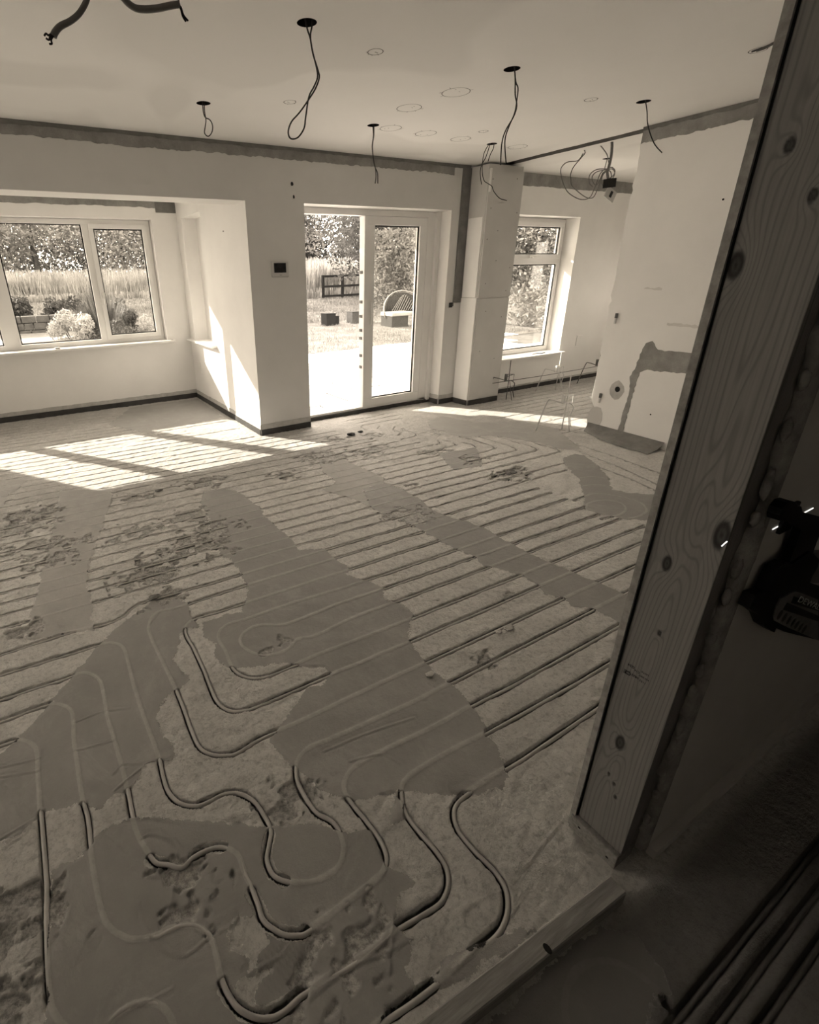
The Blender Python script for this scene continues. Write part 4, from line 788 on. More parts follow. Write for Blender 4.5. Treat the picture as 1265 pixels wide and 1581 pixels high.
# the two near grey cables at the upper left
def flatcable(pts, r, end, label):
    e = empty('grey_cable', pts[0], label, 'cable', 'thick grey cables at the upper left')
    L = smoothline(pts, 6); MB().tube(L, r, 10).build('sheath', 'cable_grey', e, True); d = (L[-1] - L[-2]).normalized(); p = L[-1]
    for k, q in enumerate(end):
        MB().tube(smoothline([p - d * .004 + Vector((0, 0, (k - 1) * .003))] + [p + Vector(v) for v in q], 4), .0018, 6).build('core', 'cable_black', e, True)
flatcable([(.36, 1.30, 2.39), (.33, 1.30, 2.10), (.262, 1.30, 1.955), (.247, 1.30, 1.916), (.242, 1.30, 1.903), (.226, 1.30, 1.883), (.208, 1.30, 1.869), (.188, 1.30, 1.858), (.177, 1.30, 1.848), (.172, 1.30, 1.841)], [.0052] * 37 + [.0052 + .0012 * k / 17 for k in range(18)], [[(-.006, 0, -.002), (-.009, 0, -.007), (-.014, 0, -.005)], [(-.005, 0, -.006), (-.005, 0, -.012), (-.010, 0, -.013)], [(-.008, 0, 0), (-.012, 0, .002), (-.016, 0, -.002)]], 'thick grey cable dropping from the top edge with bared black cores, leftmost')
flatcable([(.20, 1.28, 2.39), (.25, 1.28, 2.05), (.292, 1.28, 1.935), (.312, 1.29, 1.915), (.331, 1.3, 1.909), (.35, 1.3, 1.909), (.378, 1.3, 1.915), (.403, 1.3, 1.923), (.424, 1.3, 1.929)], .0062, [[(.002, 0, -.006), (.005, 0, -.018), (.011, 0, -.026)], [(.003, 0, -.004), (.007, 0, -.016), (.016, 0, -.024)], [(0, 0, .004), (-.002, 0, .012), (-.003, 0, .03)]], 'thick grey cable sagging sideways at the top edge, right of the other one')
# pencilled circles for fittings still to be cut
def ring(cx, cy, r, label, seed, ticks=5):
    q = random.Random(seed); n = 36; vs = []; fs = []
    for k in range(n + 1):
        t = 2 * PI * k / n + q.uniform(-.01, .01); w = .0020
        vs += [(cx + (r - w) * math.cos(t), cy + (r - w) * math.sin(t), CH - .0006), (cx + (r + w) * math.cos(t), cy + (r + w) * math.sin(t), CH - .0006)]
    fs = [(2 * k, 2 * k + 1, 2 * k + 3, 2 * k + 2) for k in range(n)]
    m = MB().add(vs, fs)
    for i in range(ticks):
        t = q.uniform(0, 2 * PI); a = r * q.uniform(.9, 1.0); b = a + r * .28; x, y = math.cos(t), math.sin(t)
        m.add([(cx + x * a - y * .0014, cy + y * a + x * .0014, CH - .0007), (cx + x * a + y * .0014, cy + y * a - x * .0014, CH - .0007), (cx + x * b + y * .0014, cy + y * b - x * .0014, CH - .0007), (cx + x * b - y * .0014, cy + y * b + x * .0014, CH - .0007)], [(0, 1, 2, 3)])
    for i in range(max(1, ticks // 2)):
        x, y = cx + q.uniform(-.5, .5) * r, cy + q.uniform(-.5, .5) * r; m.box(x - .004, x + .004, y - .0015, y + .0015, CH - .0010, CH - .0004)
    return tag(m.build('pencil_mark', 'pencil'), label, 'marking', 'pencilled circles on the ceiling')
for i, (x, y, r, l) in enumerate([(1.777, 2.524, .037, 'small ticked pencil circle on the ceiling, nearest right of the teardrop cable'), (2.564, 2.804, .082, 'largest pencil circle on the ceiling, highest of the big ones'), (2.498, 3.16, .079, 'pencil circle crossed by a diagonal line, second of the big ones'), (2.684, 3.602, .078, 'faint pencil circle beside the twin cable hole'), (3.028, 3.614, .080, 'pencil circle with a heavy dash at its right edge'), (3.408, 3.636, .077, 'faint pencil circle left of the column top'), (3.407, 3.391, .034, 'tiny dotted pencil circle above the column'), (1.737, 3.368, .037, 'small pencil circle between the short loop and the teardrop cable'), (4.082, 3.646, .079, 'faint pencil circle beside the ceiling slot'), (3.466, 2.548, .038, 'small pencil circle left of the stiff curved cable'), (3.526, 1.687, .038, 'small pencil circle where the cable leaves near the post top')]): ring(x, y, r, l, i + 3)
# thermostat
t = empty('thermostat', (2.107, BY, 1.48), 'white wall thermostat with a black screen between bay and glazed door', 'thermostat')
MB().box(2.027, 2.193, BY - .018, BY, 1.417, 1.545, .006).build('casing', 'device_white', t)
MB().box(2.048, 2.166, BY - .0205, BY - .017, 1.452, 1.530, .002).build('screen', 'screen_dark', t)
MB().box(2.10, 2.122, BY - .0195, BY - .017, 1.430, 1.434).build('logo_mark', 'cable_grey', t)
def disc(name, c, r, nrm, mat, label=None, cat=None, sq=1., seed=1, th=.002, grp=None):
    q = random.Random(seed); n = 12; N = Vector(nrm); A = N.cross(Vector((0, 0, 1))).normalized(); B = Vector((0, 0, 1)); pts = [Vector(c) + (A * math.cos(2 * PI * k / n) * r + B * math.sin(2 * PI * k / n) * r * sq) * q.uniform(.93, 1.07) for k in range(n)]
    o = MB().prism(pts, N * th).build(name, mat); return tag(o, label, cat, grp) if label else o
disc('wall_hole', (2.266, BY, 2.139), .013, (0, -1, 0), 'hole_dark', 'round black drill hole in the wall above the thermostat', 'hole', 1.2)
disc('wall_hole', (2.278, BY, 2.045), .008, (0, -1, 0), 'hole_dark', 'small slanting chip hole just below the round drill hole', 'hole', 1.8, 4)
disc('wall_hole', (1.827, 4.985, 1.82), .010, (-1, 0, 0), 'hole_dark', 'tiny dark hole high on the bay side wall', 'hole', .6, 5)
disc('wall_hole', (4.49, 2.579, .430), .022, (-1, 0, 0), 'hole_dark', 'dark hole in a raw patch low on the right wall', 'hole', 1.1, 6, .004)
disc('wall_hole', (4.49, 2.126, 1.838), .007, (-1, 0, 0), 'hole_dark', 'tiny dark hole high on the right wall near the post', 'hole', 1, 7)
disc('wall_hole', (4.49, 2.257, .270), .006, (-1, 0, 0), 'hole_dark', 'tiny dark hole low in the smooth panel of the right wall', 'hole', 1, 8)
disc('wall_patch', (4.49, 2.585, .42), .065, (-1, 0, 0), 'base_plaster', 'rough plaster patch around the dark hole on the right wall', 'plaster patch', 1.3, 9, .0015)
disc('wall_patch', (4.49, 2.735, .13), .07, (-1, 0, 0), 'column_board', 'smooth grey filler patch at the foot of the right wall end', 'plaster patch', 1.7, 10, .0025)
for nme, z0, l in (('wall_bracket', 1.015, 'small metal bracket stub on the right wall, upper of two'), ('wall_bracket', .325, 'small metal bracket stub on the right wall, lower of two')):
    e = empty(nme, (4.49, 2.72, z0), l, 'bracket', 'bracket stubs on the right wall'); MB().box(4.476, 4.49, 2.71, 2.728, z0 + .005, z0 + .045).build('hook', 'metal_dark', e); MB().box(4.472, 4.49, 2.713, 2.724, z0 - .04, z0 + .002).build('clip', 'metal_pale', e)
# dark uneven plaster patch outline on the right wall (old fireplace or worktop scar)
rr = random.Random(31)
def scar(pts, x, mat, name='wall_scar', label='', th=.002):
    out = []
    for a, b in zip(pts, pts[1:] + pts[:1]):
        n = max(1, int(math.hypot(b[0] - a[0], b[1] - a[1]) / .025))
        for k in range(n): t = k / n; out.append((x, a[0] + (b[0] - a[0]) * t + rr.uniform(-.006, .006), a[1] + (b[1] - a[1]) * t + rr.uniform(-.006, .006)))
    bm = bmesh.new(); vs = [bm.verts.new(p) for p in out]; f = bm.faces.new(vs); r = bmesh.ops.extrude_face_region(bm, geom=[f])
    for v in r['geom']:
        if isinstance(v, bmesh.types.BMVert): v.co.x -= th
    bmesh.ops.triangulate(bm, faces=bm.faces[:]); bm.verts.index_update(); o = MB().add([v.co[:] for v in bm.verts], [[v.index for v in q.verts] for q in bm.faces]).build(name, mat); bm.free()
    return tag(o, label, 'plaster patch')
scar([(2.50, .03), (2.455, .03), (2.435, .46), (2.425, .60), (2.36, .625), (1.90, .645), (1.90, .80), (2.05, .80), (2.32, .79), (2.385, .86), (2.43, .84), (2.452, .74), (2.47, .62), (2.50, .55), (2.475, .45)], 4.49, 'skim', label='dark L-shaped plaster scar on the right wall beside the post', th=.003)
scar([(2.30, 1.005), (1.95, .995), (1.95, .97), (2.30, .985)], 4.49, 'plaster_faint', label='faint horizontal line of old plaster on the right wall', th=.001)
scar([(2.54, 1.265), (2.40, 1.262), (2.40, 1.245), (2.54, 1.25)], 4.49, 'plaster_faint', label='faint short upper line of old plaster on the right wall', th=.001)
# curled strip of lining at the foot of the right wall
m = MB(); n = 40; vs = []; fs = []
for i in range(n + 1):
    t = i / n; y = 2.79 - t * .70; off = .055 * math.sin(PI * min(1, t * 1.1)) + .19 * t
    prof = [(4.487, .085 - .02 * t), (4.474, .05), (4.462 - off * .45, .026 + .012 * math.sin(t * 17)), (4.450 - off, .016 + .008 * math.sin(t * 23)), (4.446 - off, .004)]
    for x, z in prof: vs.append((x, y + .004 * math.sin(i * 2.1), z))
for i in range(n):
    for k in range(4): fs.append((i * 5 + k, i * 5 + k + 1, i * 5 + 6 + k, i * 5 + 5 + k))
o = m.add(vs, fs).build('lining_strip', 'lining', None, True); tag(o, 'curled strip of torn lining lying along the foot of the right wall', 'strip')
# debris on the floor
def flake(x, y, s, label, seed, mat='screed_flake', grp='loose flakes on the screed'):
    q = random.Random(seed); bm = bmesh.new(); bmesh.ops.create_icosphere(bm, subdivisions=2, radius=1)
    for v in bm.verts:
        k = q.uniform(.75, 1.2); v.co = Vector((x + v.co.x * s * k, y + v.co.y * s * .7 * k, .004 + (v.co.z + .8) * s * .22 * k))
    bm.verts.index_update(); o = MB().add([v.co[:] for v in bm.verts], [[v.index for v in f.verts] for f in bm.faces]).build('plaster_flake', mat); bm.free(); tag(o, label, 'debris', grp)
flake(1.545, 1.135, .026, 'pale plaster flake lying alone on the light screed in mid floor', 1)
flake(1.49, 1.14, .018, 'smaller pale flake just left of the lone plaster flake', 2)
flake(1.43, 1.45, .012, 'small white crumb on the screed above the lone plaster flake', 3)
flake(1.075, 1.10, .020, 'crumbled lump at the border of the dark patch, mid floor', 4)
flake(.62, 3.52, .03, 'dark chip of screed near the sunlit window patches on the floor', 5, 'skim_dark')
flake(1.52, 3.27, .035, 'pale broken screed lump between the two upper dark patches', 6)
flake(1.60, 3.20, .022, 'little pale lump right beside the broken screed lump', 7)
flake(3.0, 2.39, .05, 'dark rubble lump in the deep hole near the right wall', 8, 'skim_dark')
flake(.28, 2.17, .03, 'dark lump beside the groove left of the spiral', 9, 'skim_dark')
flake(2.55, 3.92, .05, 'black rubble lump on the floor inside the glazed door', 10, 'hole_dark')
flake(2.68, 3.95, .03, 'smaller black rubble lump inside the glazed door', 11, 'hole_dark')
# wire stands
def stand(x, y, h, label, mat, seed):
    e = empty('wire_stand', (x, y, 0), label, 'stand', 'thin wire stands near the kitchen window')
    MB().tube([(x, y, 0), (x + .005, y, h * .5), (x, y, h)], .0048, 8).build('rod', mat, e, True)
    zb = h * .50; m = MB(); a, b, c, d = (x - .055, y, zb + .075), (x + .085, y, zb + .06), (x + .09, y, zb - .012), (x - .05, y, zb)
    m.tube([a, b, c, d, a], .0052, 6); m.tube(smoothline([(x - .03, y + .01, zb + .005), (x - .02, y + .01, zb + .04), (x + .07, y + .01, zb + .055)]), .004, 6); m.box(x - .06, x - .035, y - .012, y + .012, zb - .005, zb + .078); m.build('clamp_frame', mat, e)
    MB().tube(smoothline([(x - .05, y, zb + .002), (x - .19, y + .02, zb + .045), (x - .215, y + .05, zb + .02), (x - .25, y + .10, 0)]), .0055, 6).build('leg', mat, e, True)
    MB().tube(smoothline([(x + .04, y, zb - .005), (x + .09, y - .02, zb * .8), (x + .11, y + .01, zb * .4), (x + .17, y + .03, 0)]), .0055, 6).build('leg', mat, e, True)
    MB().tube([(x + .02, y, zb), (x + .015, y - .07, 0)], .004, 6).build('leg', mat, e, True)
stand(4.345, 2.95, .52, 'white wire stand in the sun beside the end of the right wall', 'metal_pale', 1)
stand(4.90, 4.12, .46, 'shaded wire stand under the left end of the narrow window sill', 'metal_dark', 2)
stand(5.80, 4.12, .47, 'wire stand under the right end of the narrow window sill', 'metal_pale', 3)
stand(6.62, 4.12, .47, 'wire stand half hidden behind the right wall', 'metal_dark', 4)
o = MB().tube([(4.68, 4.16, .213), (5.6, 4.16, .204), (6.7, 4.16, .21)], .0042, 6).build('wire_rail', 'metal_dark', None, True); tag(o, 'thin dark wire rail linking the stands along the kitchen wall foot', 'rail')
sk = MB(); sk.box(6.47, 6.58, BY - .008, BY, .47, .60, .003); tag(sk.build('socket_plate', 'plaster'), 'blank plastered socket plate on the wall right of the narrow window', 'socket')
sk = MB(); sk.box(1.82, 1.828, 6.20, 6.32, .36, .48, .003); tag(sk.build('socket_plate', 'plaster'), 'blank socket plate low on the bay side wall under the side niche', 'socket')
m = MB(); m.tube(smoothline([(5.62, 4.40, .432), (5.70, 4.42, .436), (5.80, 4.40, .434), (5.9, 4.43, .434)]), .006, 6); tag(m.build('screwdriver', 'metal_dark', None, True), 'thin dark tool lying on the narrow window sill', 'tool')
cr = MB().box(.28, .33, 6.42, 6.46, .7475, .765, .004); tag(cr.build('catch_block', 'device_white'), 'small white catch lying on the wide window sill', 'catch')
m = MB(); 
for k in range(5): m.tube([(1.88 + .008 * k, 5.70 + .01 * k, .748), (1.895 + .012 * k, 5.69 + .02 * k, .81 + .02 * (k % 3))], .004, 5)
tag(m.build('wire_tuft', 'metal_dark'), 'little tuft of wire ends on the side niche sill', 'wire')

# ------------------------------------------------------------------ laser level on its bracket and its light on the wall
tl = empty('laser_level', (1.0, .28, .80), 'black laser level on a bracket clamped beside the post at right', 'laser level')
KT = 1.256      # outline drawn at y = .25, built at y = .314
KL = 1.176      # label plate, built at y = .294
def xz(pts, y0, y1, name, mat, par, KT=1.256): return MB().prism([(a * KT, y0, 1.41 - (1.41 - b) * KT) for a, b in pts], (0, y1 - y0, 0)).build(name, mat, par)
xz([(.884, .925), (.889, .947), (.905, .944), (.925, .94), (.933, .965), (.937, .979), (.969, .979), (.997, .969), (1.06, .972), (1.093, .955), (1.128, .935), (1.136, .917), (1.129, .9), (1.132, .885), (1.30, .81), (1.48, .60), (1.101, .791), (1.052, .823), (1.05, .81), (.985, .85), (.946, .887), (.915, .907)], .296, .316, 'body', 'tool_black', tl)
xz([(.994, .965), (.994, 1.0), (.989, 1.03), (.978, 1.043), (1.08, 1.026), (1.086, 1.008), (1.088, .981), (1.093, .953)], .300, .314, 'arm', 'tool_black', tl)
xz([(.877, 1.077), (.870, 1.087), (.871, 1.097), (.882, 1.104), (.899, 1.102), (.918, 1.095), (.93, 1.085), (.942, 1.083), (.957, 1.07), (1.094, 1.022), (1.16, .998), (1.13, .985), (1.07, 1.012), (.978, 1.036), (.956, 1.051), (.909, 1.066)], .298, .317, 'clamp_head', 'tool_black', tl)
MB().box(1.19, 1.24, .314, .322, .93, .99, .003).build('mount_plate', 'tool_black', tl)
k_ = .249 / .22
lp = [(a * k_, 1.41 - (1.41 - b) * k_) for a, b in [(1.001, .923), (1.05, .901), (1.15, .852), (1.279, .705), (1.056, .827), (.961, .881), (.948, .895), (.942, .917), (.946, .929), (.98, .926)]]
xz(lp, .2935, .2965, 'label_panel', 'tool_pale', tl, KL)
xz([(a * k_, 1.41 - (1.41 - b) * k_) for a, b in [(1.003, .9135), (1.169, .832), (1.184, .814), (1.004, .9)]], .2925, .2937, 'name_band', 'tool_black', tl, KL)
xz([(a * k_, 1.41 - (1.41 - b) * k_) for a, b in [(.982, .909), (1.194, .800), (1.215, .778), (.977, .897)]], .2925, .2937, 'window_band', 'tool_black', tl, KL)
ang = math.atan2(-.112, .224)
RW = Matrix(((math.cos(ang), 0, 0, 0), (0, 0, -1, 0), (0, 0, 0, 0), (0, 0, 0, 1)))
RW = Matrix.Rotation(-ang, 4, 'Y') @ Matrix(((3.0, 0, 0, 0), (0, 0, -1, 0), (0, 1, 0, 0), (0, 0, 0, 1)))
text('DEWALT', .021, (1.485, .2922, .672), RW, 'device_white', 'lettering', tl)
for i in range(7):
    x = 1.10 + i * .032; z = .842 - i * .0185; MB().prism([((x + .010 * math.cos(k * PI / 5)) * KL, .2928, 1.41 - (1.41 - (z - .022 + .010 * math.sin(k * PI / 5))) * KL) for k in range(10)], (0, .0014, 0)).build('vent_knob', 'box_grey', tl)
xz([(1.175, .925), (1.30, .89), (1.36, .80), (1.26, .83), (1.165, .868)], .299, .312, 'side_housing', 'tool_pale', tl, KL)
# laser line
def strip(name, p, q, w, n, label):
    p, q, n = Vector(p), Vector(q), Vector(n); d = (q - p).normalized().cross(n) * w
    o = MB().prism([p - d, q - d, q + d, p + d], n * .0006).build(name, 'laser_light'); tag(o, label, 'laser line', 'laser line segments')
strip('laser_line', (1.0345, .344, .938), (1.0345, .3385, .951), .0009, (-1, 0, 0), 'short bright laser line segment on the post knot, leftmost')
strip('laser_line', (1.169, .3215, .9455), (1.231, .3215, .9455), .0009, (0, -1, 0), 'bright laser line segment on the hall board inside the bracket')
strip('laser_line', (1.300, .3215, .9455), (1.348, .3215, .9455), .0009, (0, -1, 0), 'bright laser line segment on the hall board right of the bracket arm')
# ------------------------------------------------------------------ outside
def tz(y): return -.1 if y < 9.8 else (-.1 + .055 * (y - 9.8) if y < 20 else .461 + .02 * (y - 20))
def quadmesh(name, P, mat, parent=None):      # P: (n,4,3) array of quads
    n = len(P); me = bpy.data.meshes.new(name); me.vertices.add(n * 4); me.vertices.foreach_set('co', P.reshape(-1).astype(np.float32)); me.loops.add(n * 4)
    me.loops.foreach_set('vertex_index', np.arange(n * 4, dtype=np.int32)); me.polygons.add(n); me.polygons.foreach_set('loop_start', np.arange(0, n * 4, 4, dtype=np.int32)); me.update(calc_edges=True)
    me.materials.append(MATS[mat]); o = bpy.data.objects.new(name, me); COL.objects.link(o)
    if parent: o.parent = parent; o.matrix_parent_inverse = Matrix.Translation(-parent.location)
    return o
def leaves(C, size, n=None):                   # random leaf quads at centres C
    n = len(C); a = RNG.normal(size=(n, 3)); a /= np.linalg.norm(a, axis=1)[:, None]; b = RNG.normal(size=(n, 3)); b -= (b * a).sum(1)[:, None] * a; b /= np.linalg.norm(b, axis=1)[:, None]
    s = size * RNG.uniform(.6, 1.3, (n, 1)); return np.stack([C - a * s, C - b * s * .45, C + a * s, C + b * s * .45], 1)
def crown(c, rad, n, size, clumps=26):
    c = np.array(c); rad = np.array(rad); u = RNG.normal(size=(clumps, 3)); u /= np.linalg.norm(u, axis=1)[:, None]; cc = c + u * rad * RNG.uniform(.35, 1, (clumps, 1))
    k = RNG.integers(0, clumps, n); p = RNG.normal(size=(n, 3)); p /= np.linalg.norm(p, axis=1)[:, None]; pts = cc[k] + p * rad.mean() * .34 * RNG.uniform(.3, 1, (n, 1)) ** .5
    pts[:, 2] = np.maximum(pts[:, 2], .2); return leaves(pts, size)
def tree(x, y, h, rx, n, label, mat='leaf', size=.16, low=.15, lean=0, grp='trees beyond the field', clumps=30):
    z = tz(y); e = empty('tree', (x, y, z), label, 'tree', grp); m = MB(); top = (x + lean, y, z + h * .75)
    m.tube(smoothline([(x, y, z - .1), (x + lean * .3 + .1, y, z + h * .25), (x + lean * .6, y, z + h * .5), top]), [.018 * h * (1 - .06 * k) for k in range(13)], 7)
    for k in range(7):
        t = RNG.uniform(0, 2 * PI); hh = z + h * RNG.uniform(.3, .6); m.tube(smoothline([(x + lean * .5, y, hh), (x + lean * .5 + math.cos(t) * rx * .5, y + math.sin(t) * rx * .5, hh + h * .14), (x + lean * .5 + math.cos(t) * rx * .9, y + math.sin(t) * rx * .9, hh + h * .22)], 3), .008 * h, 5)
    m.build('trunk', 'bark', e, True)
    quadmesh('crown', crown((x + lean, y, z + h * (.5 + low)), (rx, rx, h * (.5 - low * .4)), n, size, clumps), mat, e)
# ground
m = MB(); ys = list(np.arange(9.8, 20.1, .6)) + [24, 30, 45, 90]; xs = np.linspace(-40, 60, 60); vs = []; fs = []
for y in ys:
    for x in xs: vs.append((x, y, tz(y) + (.02 * math.sin(x * 2.3 + y) if y < 30 else 0)))
w = len(xs)
for j in range(len(ys) - 1):
    for i in range(w - 1): fs.append((j * w + i, j * w + i + 1, j * w + w + i + 1, j * w + w + i))
struct(m.add(vs, fs).build('lawn_ground', 'lawn', None, True))
struct(box('garden_ground', -40, 60, 4.69, 9.8, -.30, -.165, 'soil'))
struct(box('ground_front', -40, 60, -30, 4.4, -.45, -.3, 'soil'))
# patio of slabs
pe = E0('patio', (5, 7, -.16)); struct(box('patio_bed', -3, 9.9, 4.88, 9.78, -.165, -.1005, 'patio_joint'))
sm_ = {}
def slab(x, y, w_, d_):
    k = (round(w_, 2), round(d_, 2))
    if k not in sm_:
        o = MB().box(-w_ / 2, w_ / 2, -d_ / 2, d_ / 2, -.03, 0, .006).build('paving_slab', 'patio'); sm_[k] = o.data; bpy.data.objects.remove(o, do_unlink=True)
    o = bpy.data.objects.new('paving_slab', sm_[k]); COL.objects.link(o); o.parent = pe; o.matrix_parent_inverse = Matrix.Translation(-pe.location); o.location = (x, y, -.095 + random.uniform(-.003, .003))
y = 4.9
r_ = 0
while y < 9.6:
    d_ = .60; x = 2.2 + (.45 if r_ % 2 else 0) - .9
    while x < 9.6:
        w_ = .90; slab(x + w_ / 2, y + d_ / 2, w_ - .028, d_ - .028); x += w_
    y += d_; r_ += 1
struct(box('path', -12, 2.0, 9.0, 14.2, -.13, -.08, 'patio')); struct(box('path_edge', -12, 3.2, 14.2, 15.6, .0, .17, 'patio'))
# tall dry grass of the field, and tufts at the lawn's edge
def grass(x0, x1, y0, y1, n, h, w_, mat='grass_blade'):
    X = RNG.uniform(x0, x1, n); Y = y0 + (y1 - y0) * RNG.uniform(0, 1, n) ** 1.5; Zb = np.array([tz(v) for v in Y]); H = h * RNG.uniform(.55, 1.1, n); a = RNG.uniform(0, PI, n); lx = RNG.normal(0, .16, n) * H; ly = RNG.normal(0, .16, n) * H
    dx, dy = np.cos(a) * w_, np.sin(a) * w_; b = np.stack([X, Y, Zb], 1); t = np.stack([X + lx, Y + ly, Zb + H], 1); d = np.stack([dx, dy, 0 * dx], 1)
    return np.stack([b - d, b + d, t + d * .35, t - d * .35], 1)
tag(quadmesh('tall_grass', np.concatenate([grass(-8, 14, 28.5, 34, 16000, 1.3, .022), grass(8, 30, 21.8, 27, 22000, 1.6, .02)]), 'grass_blade'), 'tall pale meadow grass standing beyond the lawn', 'grass', kind='stuff')
tag(quadmesh('lawn_grass', np.concatenate([grass(2, 12.3, 9.8, 14, 13000, .05, .006), grass(2, 11.9, 14, 21.8, 9000, .09, .012), grass(11.9, 22, 17.6, 21.8, 6000, .09, .012), grass(-5, 10, 16.6, 28.5, 12000, .10, .02)]), 'lawn_blade'), 'short sunlit lawn between the patio and the meadow', 'grass', kind='stuff')
tag(quadmesh('meadow_weeds', np.concatenate([grass(9, 24, 21.3, 22.6, 2500, .45, .03), grass(-6, 12, 28.0, 28.7, 3500, .35, .03)]), 'leaf_pale'), 'dark weeds along the foot of the tall meadow grass', 'grass', kind='stuff')
# trees seen through the bay window (left) and the door (right)
for a in [(-3.5, 33, 11, 4.2, 22000, 'large tree with a leaning trunk at the left edge of the wide window', 'leaf_pale', .12, .1, -1.0), (1.5, 36, 11, 4.5, 22000, 'broad pale tree in the middle of the wide window', 'leaf_pale', .12, .02, 0), (6.5, 37, 10, 4.2, 20000, 'darker dense tree in the right sash of the wide window', 'leaf_pale', .12, .0, 0), (11.5, 40, 11, 4.5, 18000, 'dense tree behind the right sash, farthest right in the wide window', 'leaf', .12, .0, 0),
          (-9, 36, 12, 5, 5000, 'tree beyond the field, far left and mostly outside the wide window', 'leaf', .25, .0, 0)]: tree(*a)
for a in [(14.5, 30, 8.5, 3.4, 4500, 'loose pale tree with sky gaps at the left of the glazed door', 'leaf_pale', .13, .12, 0), (17.6, 26, 9.5, 3.8, 11000, 'leafy tree spreading over the field fence, middle of the glazed door', 'leaf', .11, .08, .3), (19.5, 35, 6, 4, 5000, 'low dark bush line under the loose pale tree', 'leaf_dark', .16, -.1, 0),
          (16.2, 33, 5, 3, 5000, 'dark rounded bush behind the meadow, left in the glazed door', 'leaf_dark', .16, -.1, 0), (13.3, 18, 6.2, 2.6, 14000, 'leafy tree leaning over the garden wall behind the fixed pane', 'leaf', .09, .1, 0), (15.5, 12.5, 6.5, 3.0, 12000, 'dark tree above the garden wall in the narrow window', 'leaf_dark', .10, .08, 0), (17.5, 9, 7, 3.2, 8000, 'dark tree at the right of the narrow window top pane', 'leaf_dark', .11, .08, 0)]: tree(*a, grp='trees seen through the door and the narrow window')
# hedge backdrop of undergrowth far behind
bk = crown((3, 41, 2.2), (22, 2.0, 3.2), 40000, .14, 220); tag(quadmesh('hedgerow', bk, 'leaf'), 'long hedgerow closing the field beneath the trees', 'hedge', kind='stuff')
bk = crown((26, 34, 2.0), (8, 3.0, 2.6), 9000, .2, 60); tag(quadmesh('hedgerow', bk, 'leaf_dark'), 'dark hedgerow behind the meadow in the glazed door', 'hedge', kind='stuff')
# garden wall with climbers to the right
gw = [(12.3, 17.2), (12.9, 13.5), (13.0, 9.5), (12.6, 6.0), (12.4, 3.0)]
m = MB()
for (ax, ay), (bx, by) in zip(gw[:-1], gw[1:]):
    d = Vector((bx - ax, by - ay, 0)).normalized(); nn = Vector((-d.y, d.x, 0)) * .12; m.prism([Vector((ax, ay, -.3)) - nn, Vector((bx, by, -.3)) - nn, Vector((bx, by, -.3)) + nn, Vector((ax, ay, -.3)) + nn], (0, 0, 2.55))
struct(m.build('wall_garden', 'render_wall'))
def climber(t0, t1, n, label, size, z0, z1, mat, th=.25):
    C = []
    P = np.array(gw)
    for t in RNG.uniform(t0, t1, n):
        i = min(int(t), 3); f = t - i; q = P[i] * (1 - f) + P[i + 1] * f
        z = z0 + (z1 - z0) * RNG.uniform(0, 1) ** .8; C.append((q[0] - .15 - RNG.uniform(0, th) * (1 + .8 * math.sin(t * 9)), q[1] + RNG.normal(0, .05), z))
    tag(quadmesh('climbing_plant', leaves(np.array(C), size), mat), label, 'climber')
climber(0, .75, 7000, 'leafy climber hanging down the garden wall behind the wicker chair', .07, .0, 2.9, 'leaf_pale', .5)
climber(.75, 2.2, 6000, 'climber topping the garden wall, middle stretch', .07, 1.0, 2.7, 'leaf', .3)
climber(1.6, 4, 12000, 'hedge-like climber covering the garden wall in the narrow window', .07, -.2, 2.5, 'leaf_pale', .3)
# field fence: posts and rails
fe = empty('field_fence', (13.1, 21, .48), 'black post and rail fence panel before the tall grass', 'fence')
for x in (12.16, 13.18, 14.85): MB().box(x - .045, x + .045, 20.95, 21.05, tz(21) - .1, 1.47).build('fence_post', 'fence_dark', fe)
for z in (.60, 1.00, 1.42): MB().prism([(12.1, 20.93, z - .045), (14.9, 20.93, z - .02), (14.9, 20.93, z + .07), (12.1, 20.93, z + .045)], (0, .035, 0)).build('fence_rail', 'fence_dark', fe)
# planter boxes on the lawn
def planter(x0, x1, y, z0, z1, mat, label, d=.32):
    e = empty('planter_box', ((x0 + x1) / 2, y, z0), label, 'planter', 'planter boxes on the lawn'); m = MB(); t = .03
    m.box(x0, x1, y, y + t, z0, z1); m.box(x0, x1, y + d - t, y + d, z0, z1); m.box(x0, x0 + t, y + t, y + d - t, z0, z1); m.box(x1 - t, x1, y + t, y + d - t, z0, z1); m.build('box', mat, e)
    MB().box(x0 + t, x1 - t, y + t, y + d - t, z0, z1 - .04).build('soil', 'soil', e); MB().box(x0 - .01, x1 + .01, y - .01, y + d + .01, z1 - .001, z1 + .012).build('rim', mat, e)
zz = tz(13.3)
planter(7.80, 8.11, 13.3, zz, .41, 'box_dark', 'black square planter box on the lawn, left of its smaller neighbour'); planter(8.13, 8.29, 13.4, zz, .32, 'box_dark', 'small black planter box touching the right side of the taller black one')
planter(8.69, 9.14, 13.3, zz, .42, 'box_grey', 'grey ribbed planter box on the lawn beside the door stile')
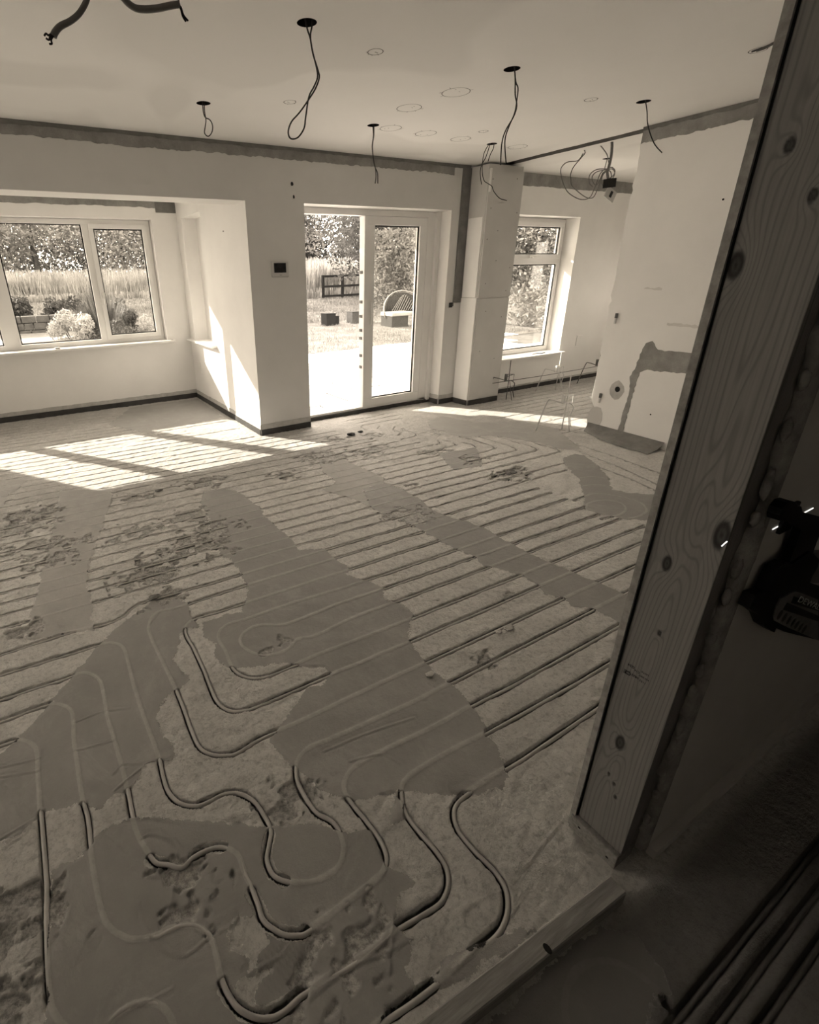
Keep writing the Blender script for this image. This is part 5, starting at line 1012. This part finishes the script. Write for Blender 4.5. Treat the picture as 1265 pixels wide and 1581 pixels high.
# wicker chair with its footstool box, behind the fixed pane
wc = empty('wicker_chair', (9.9, 12.2, tz(12.2)), 'round-backed wicker garden chair seen through the fixed door pane', 'chair')
cx_, cy_, cz_ = 9.90, 12.3, .38; m = MB()
hoop = [(cx_ - .78 * math.cos(t), cy_ + .25 * math.sin(t), cz_ + .60 * math.sin(t)) for t in np.linspace(-.15, PI * .95, 22)]
m.tube(hoop, .017, 6)
m.tube([(cx_ - .05, cy_ - .35, cz_ - .02), (cx_ + .80, cy_ - .15, cz_ + .40)], .014, 6); m.build('hoop_frame', 'wicker', wc, True)
m = MB()
for k in range(9):
    f = .12 + k * .095; m.tube([(cx_ - .72 + 1.5 * f * .6 + .25, cy_ + .2, cz_ + .05), (cx_ - .1 + f * .75, cy_ + .25, cz_ + .54 - abs(f - .35) * .5)], .008, 5)
m.build('woven_back', 'wicker', wc)
bm = MB(); vs = []; n = 16
for t in np.linspace(0, PI, n): vs += [(cx_ - .74 * math.cos(t), cy_ + .24 * math.sin(t), cz_ + .55 * math.sin(t)), (cx_ - .5 * math.cos(t), cy_ + .34, cz_ + .02)]
bm.add(vs, [(2 * k, 2 * k + 1, 2 * k + 3, 2 * k + 2) for k in range(n - 1)]).build('back_shell', 'box_grey', wc)
MB().box(cx_ - .76, cx_ + .0, cy_ - .35, cy_ + .22, cz_ - .05, cz_ + .06, .03).build('seat_cushion', 'cushion', wc)
MB().box(cx_ - .74, cx_ - .16, cy_ - .32, cy_ + .2, tz(12.2) - .06, cz_ - .05, .01).build('base', 'box_grey', wc)
# low dark wall and shrubs through the bay window
lw = empty('low_garden_wall', (.6, 15.9, .2), 'low dark stone-faced bank wall beyond the path', 'wall'); rr = random.Random(5)
for j in range(3):
    x = -4.0
    while x < 2.4:
        w_ = rr.uniform(.22, .45); MB().box(x, x + w_ - .02, 15.85 + rr.uniform(0, .03), 16.2, .12 + j * .18, .29 + j * .18, .02).build('stone', 'stone_dark', lw); x += w_
def shrub(x, y, z, r, h, n, label, mat, size=.05, spike=False):
    e = empty('garden_shrub', (x, y, z), label, 'shrub', 'shrubs outside the wide window')
    if spike:
        N = n; t = RNG.uniform(0, 2 * PI, N); k = RNG.uniform(.1, 1, N) ** .7; H = h * RNG.uniform(.5, 1.05, N); b = np.stack([x + np.cos(t) * .1, y + np.sin(t) * .1, np.full(N, z)], 1); tp = np.stack([x + np.cos(t) * r * k, y + np.sin(t) * r * k, z + H * (1.1 - .5 * k)], 1); s = np.stack([-np.sin(t), np.cos(t), 0 * t], 1) * .012
        mid = b * .4 + tp * .6; quadmesh('foliage', np.stack([b - s, b + s, tp + s * .2, tp - s * .2], 1), mat, e)
    else: quadmesh('foliage', crown((x, y, z + h * .5), (r, r, h * .5), n, size, 18), mat, e)
    m = MB()
    for k in range(5): m.tube([(x, y, z - .05), (x + math.cos(k * 1.3) * r * .4, y + math.sin(k * 1.3) * r * .4, z + h * .6)], .012, 5)
    m.build('stem', 'bark', e)
shrub(.98, 12.2, .0, .6, .9, 5000, 'pale feathery shrub low in the middle pane of the wide window', 'leaf_pale', .035)
shrub(1.62, 12.9, .0, .75, 1.45, 1500, 'spiky arching shrub behind the window mullion', 'leaf', spike=True)
shrub(2.12, 13.4, .1, .5, .95, 5000, 'dark round shrub in the right sash of the wide window', 'leaf', .035)
shrub(2.45, 12.2, -.05, .8, .62, 4000, 'low grassy shrub at the bottom of the right sash', 'leaf_pale', .03)
shrub(1.75, 12.0, .0, .6, .6, 3500, 'medium shrub between the pale feathery one and the dark round one', 'leaf', .035)
shrub(.0, 17.1, .3, .6, .75, 2500, 'dark bush growing over the low bank wall', 'leaf_dark', .05)
shrub(1.1, 17.2, .3, .7, .7, 2500, 'second dark bush on the bank wall, right of the first', 'leaf_dark', .05)
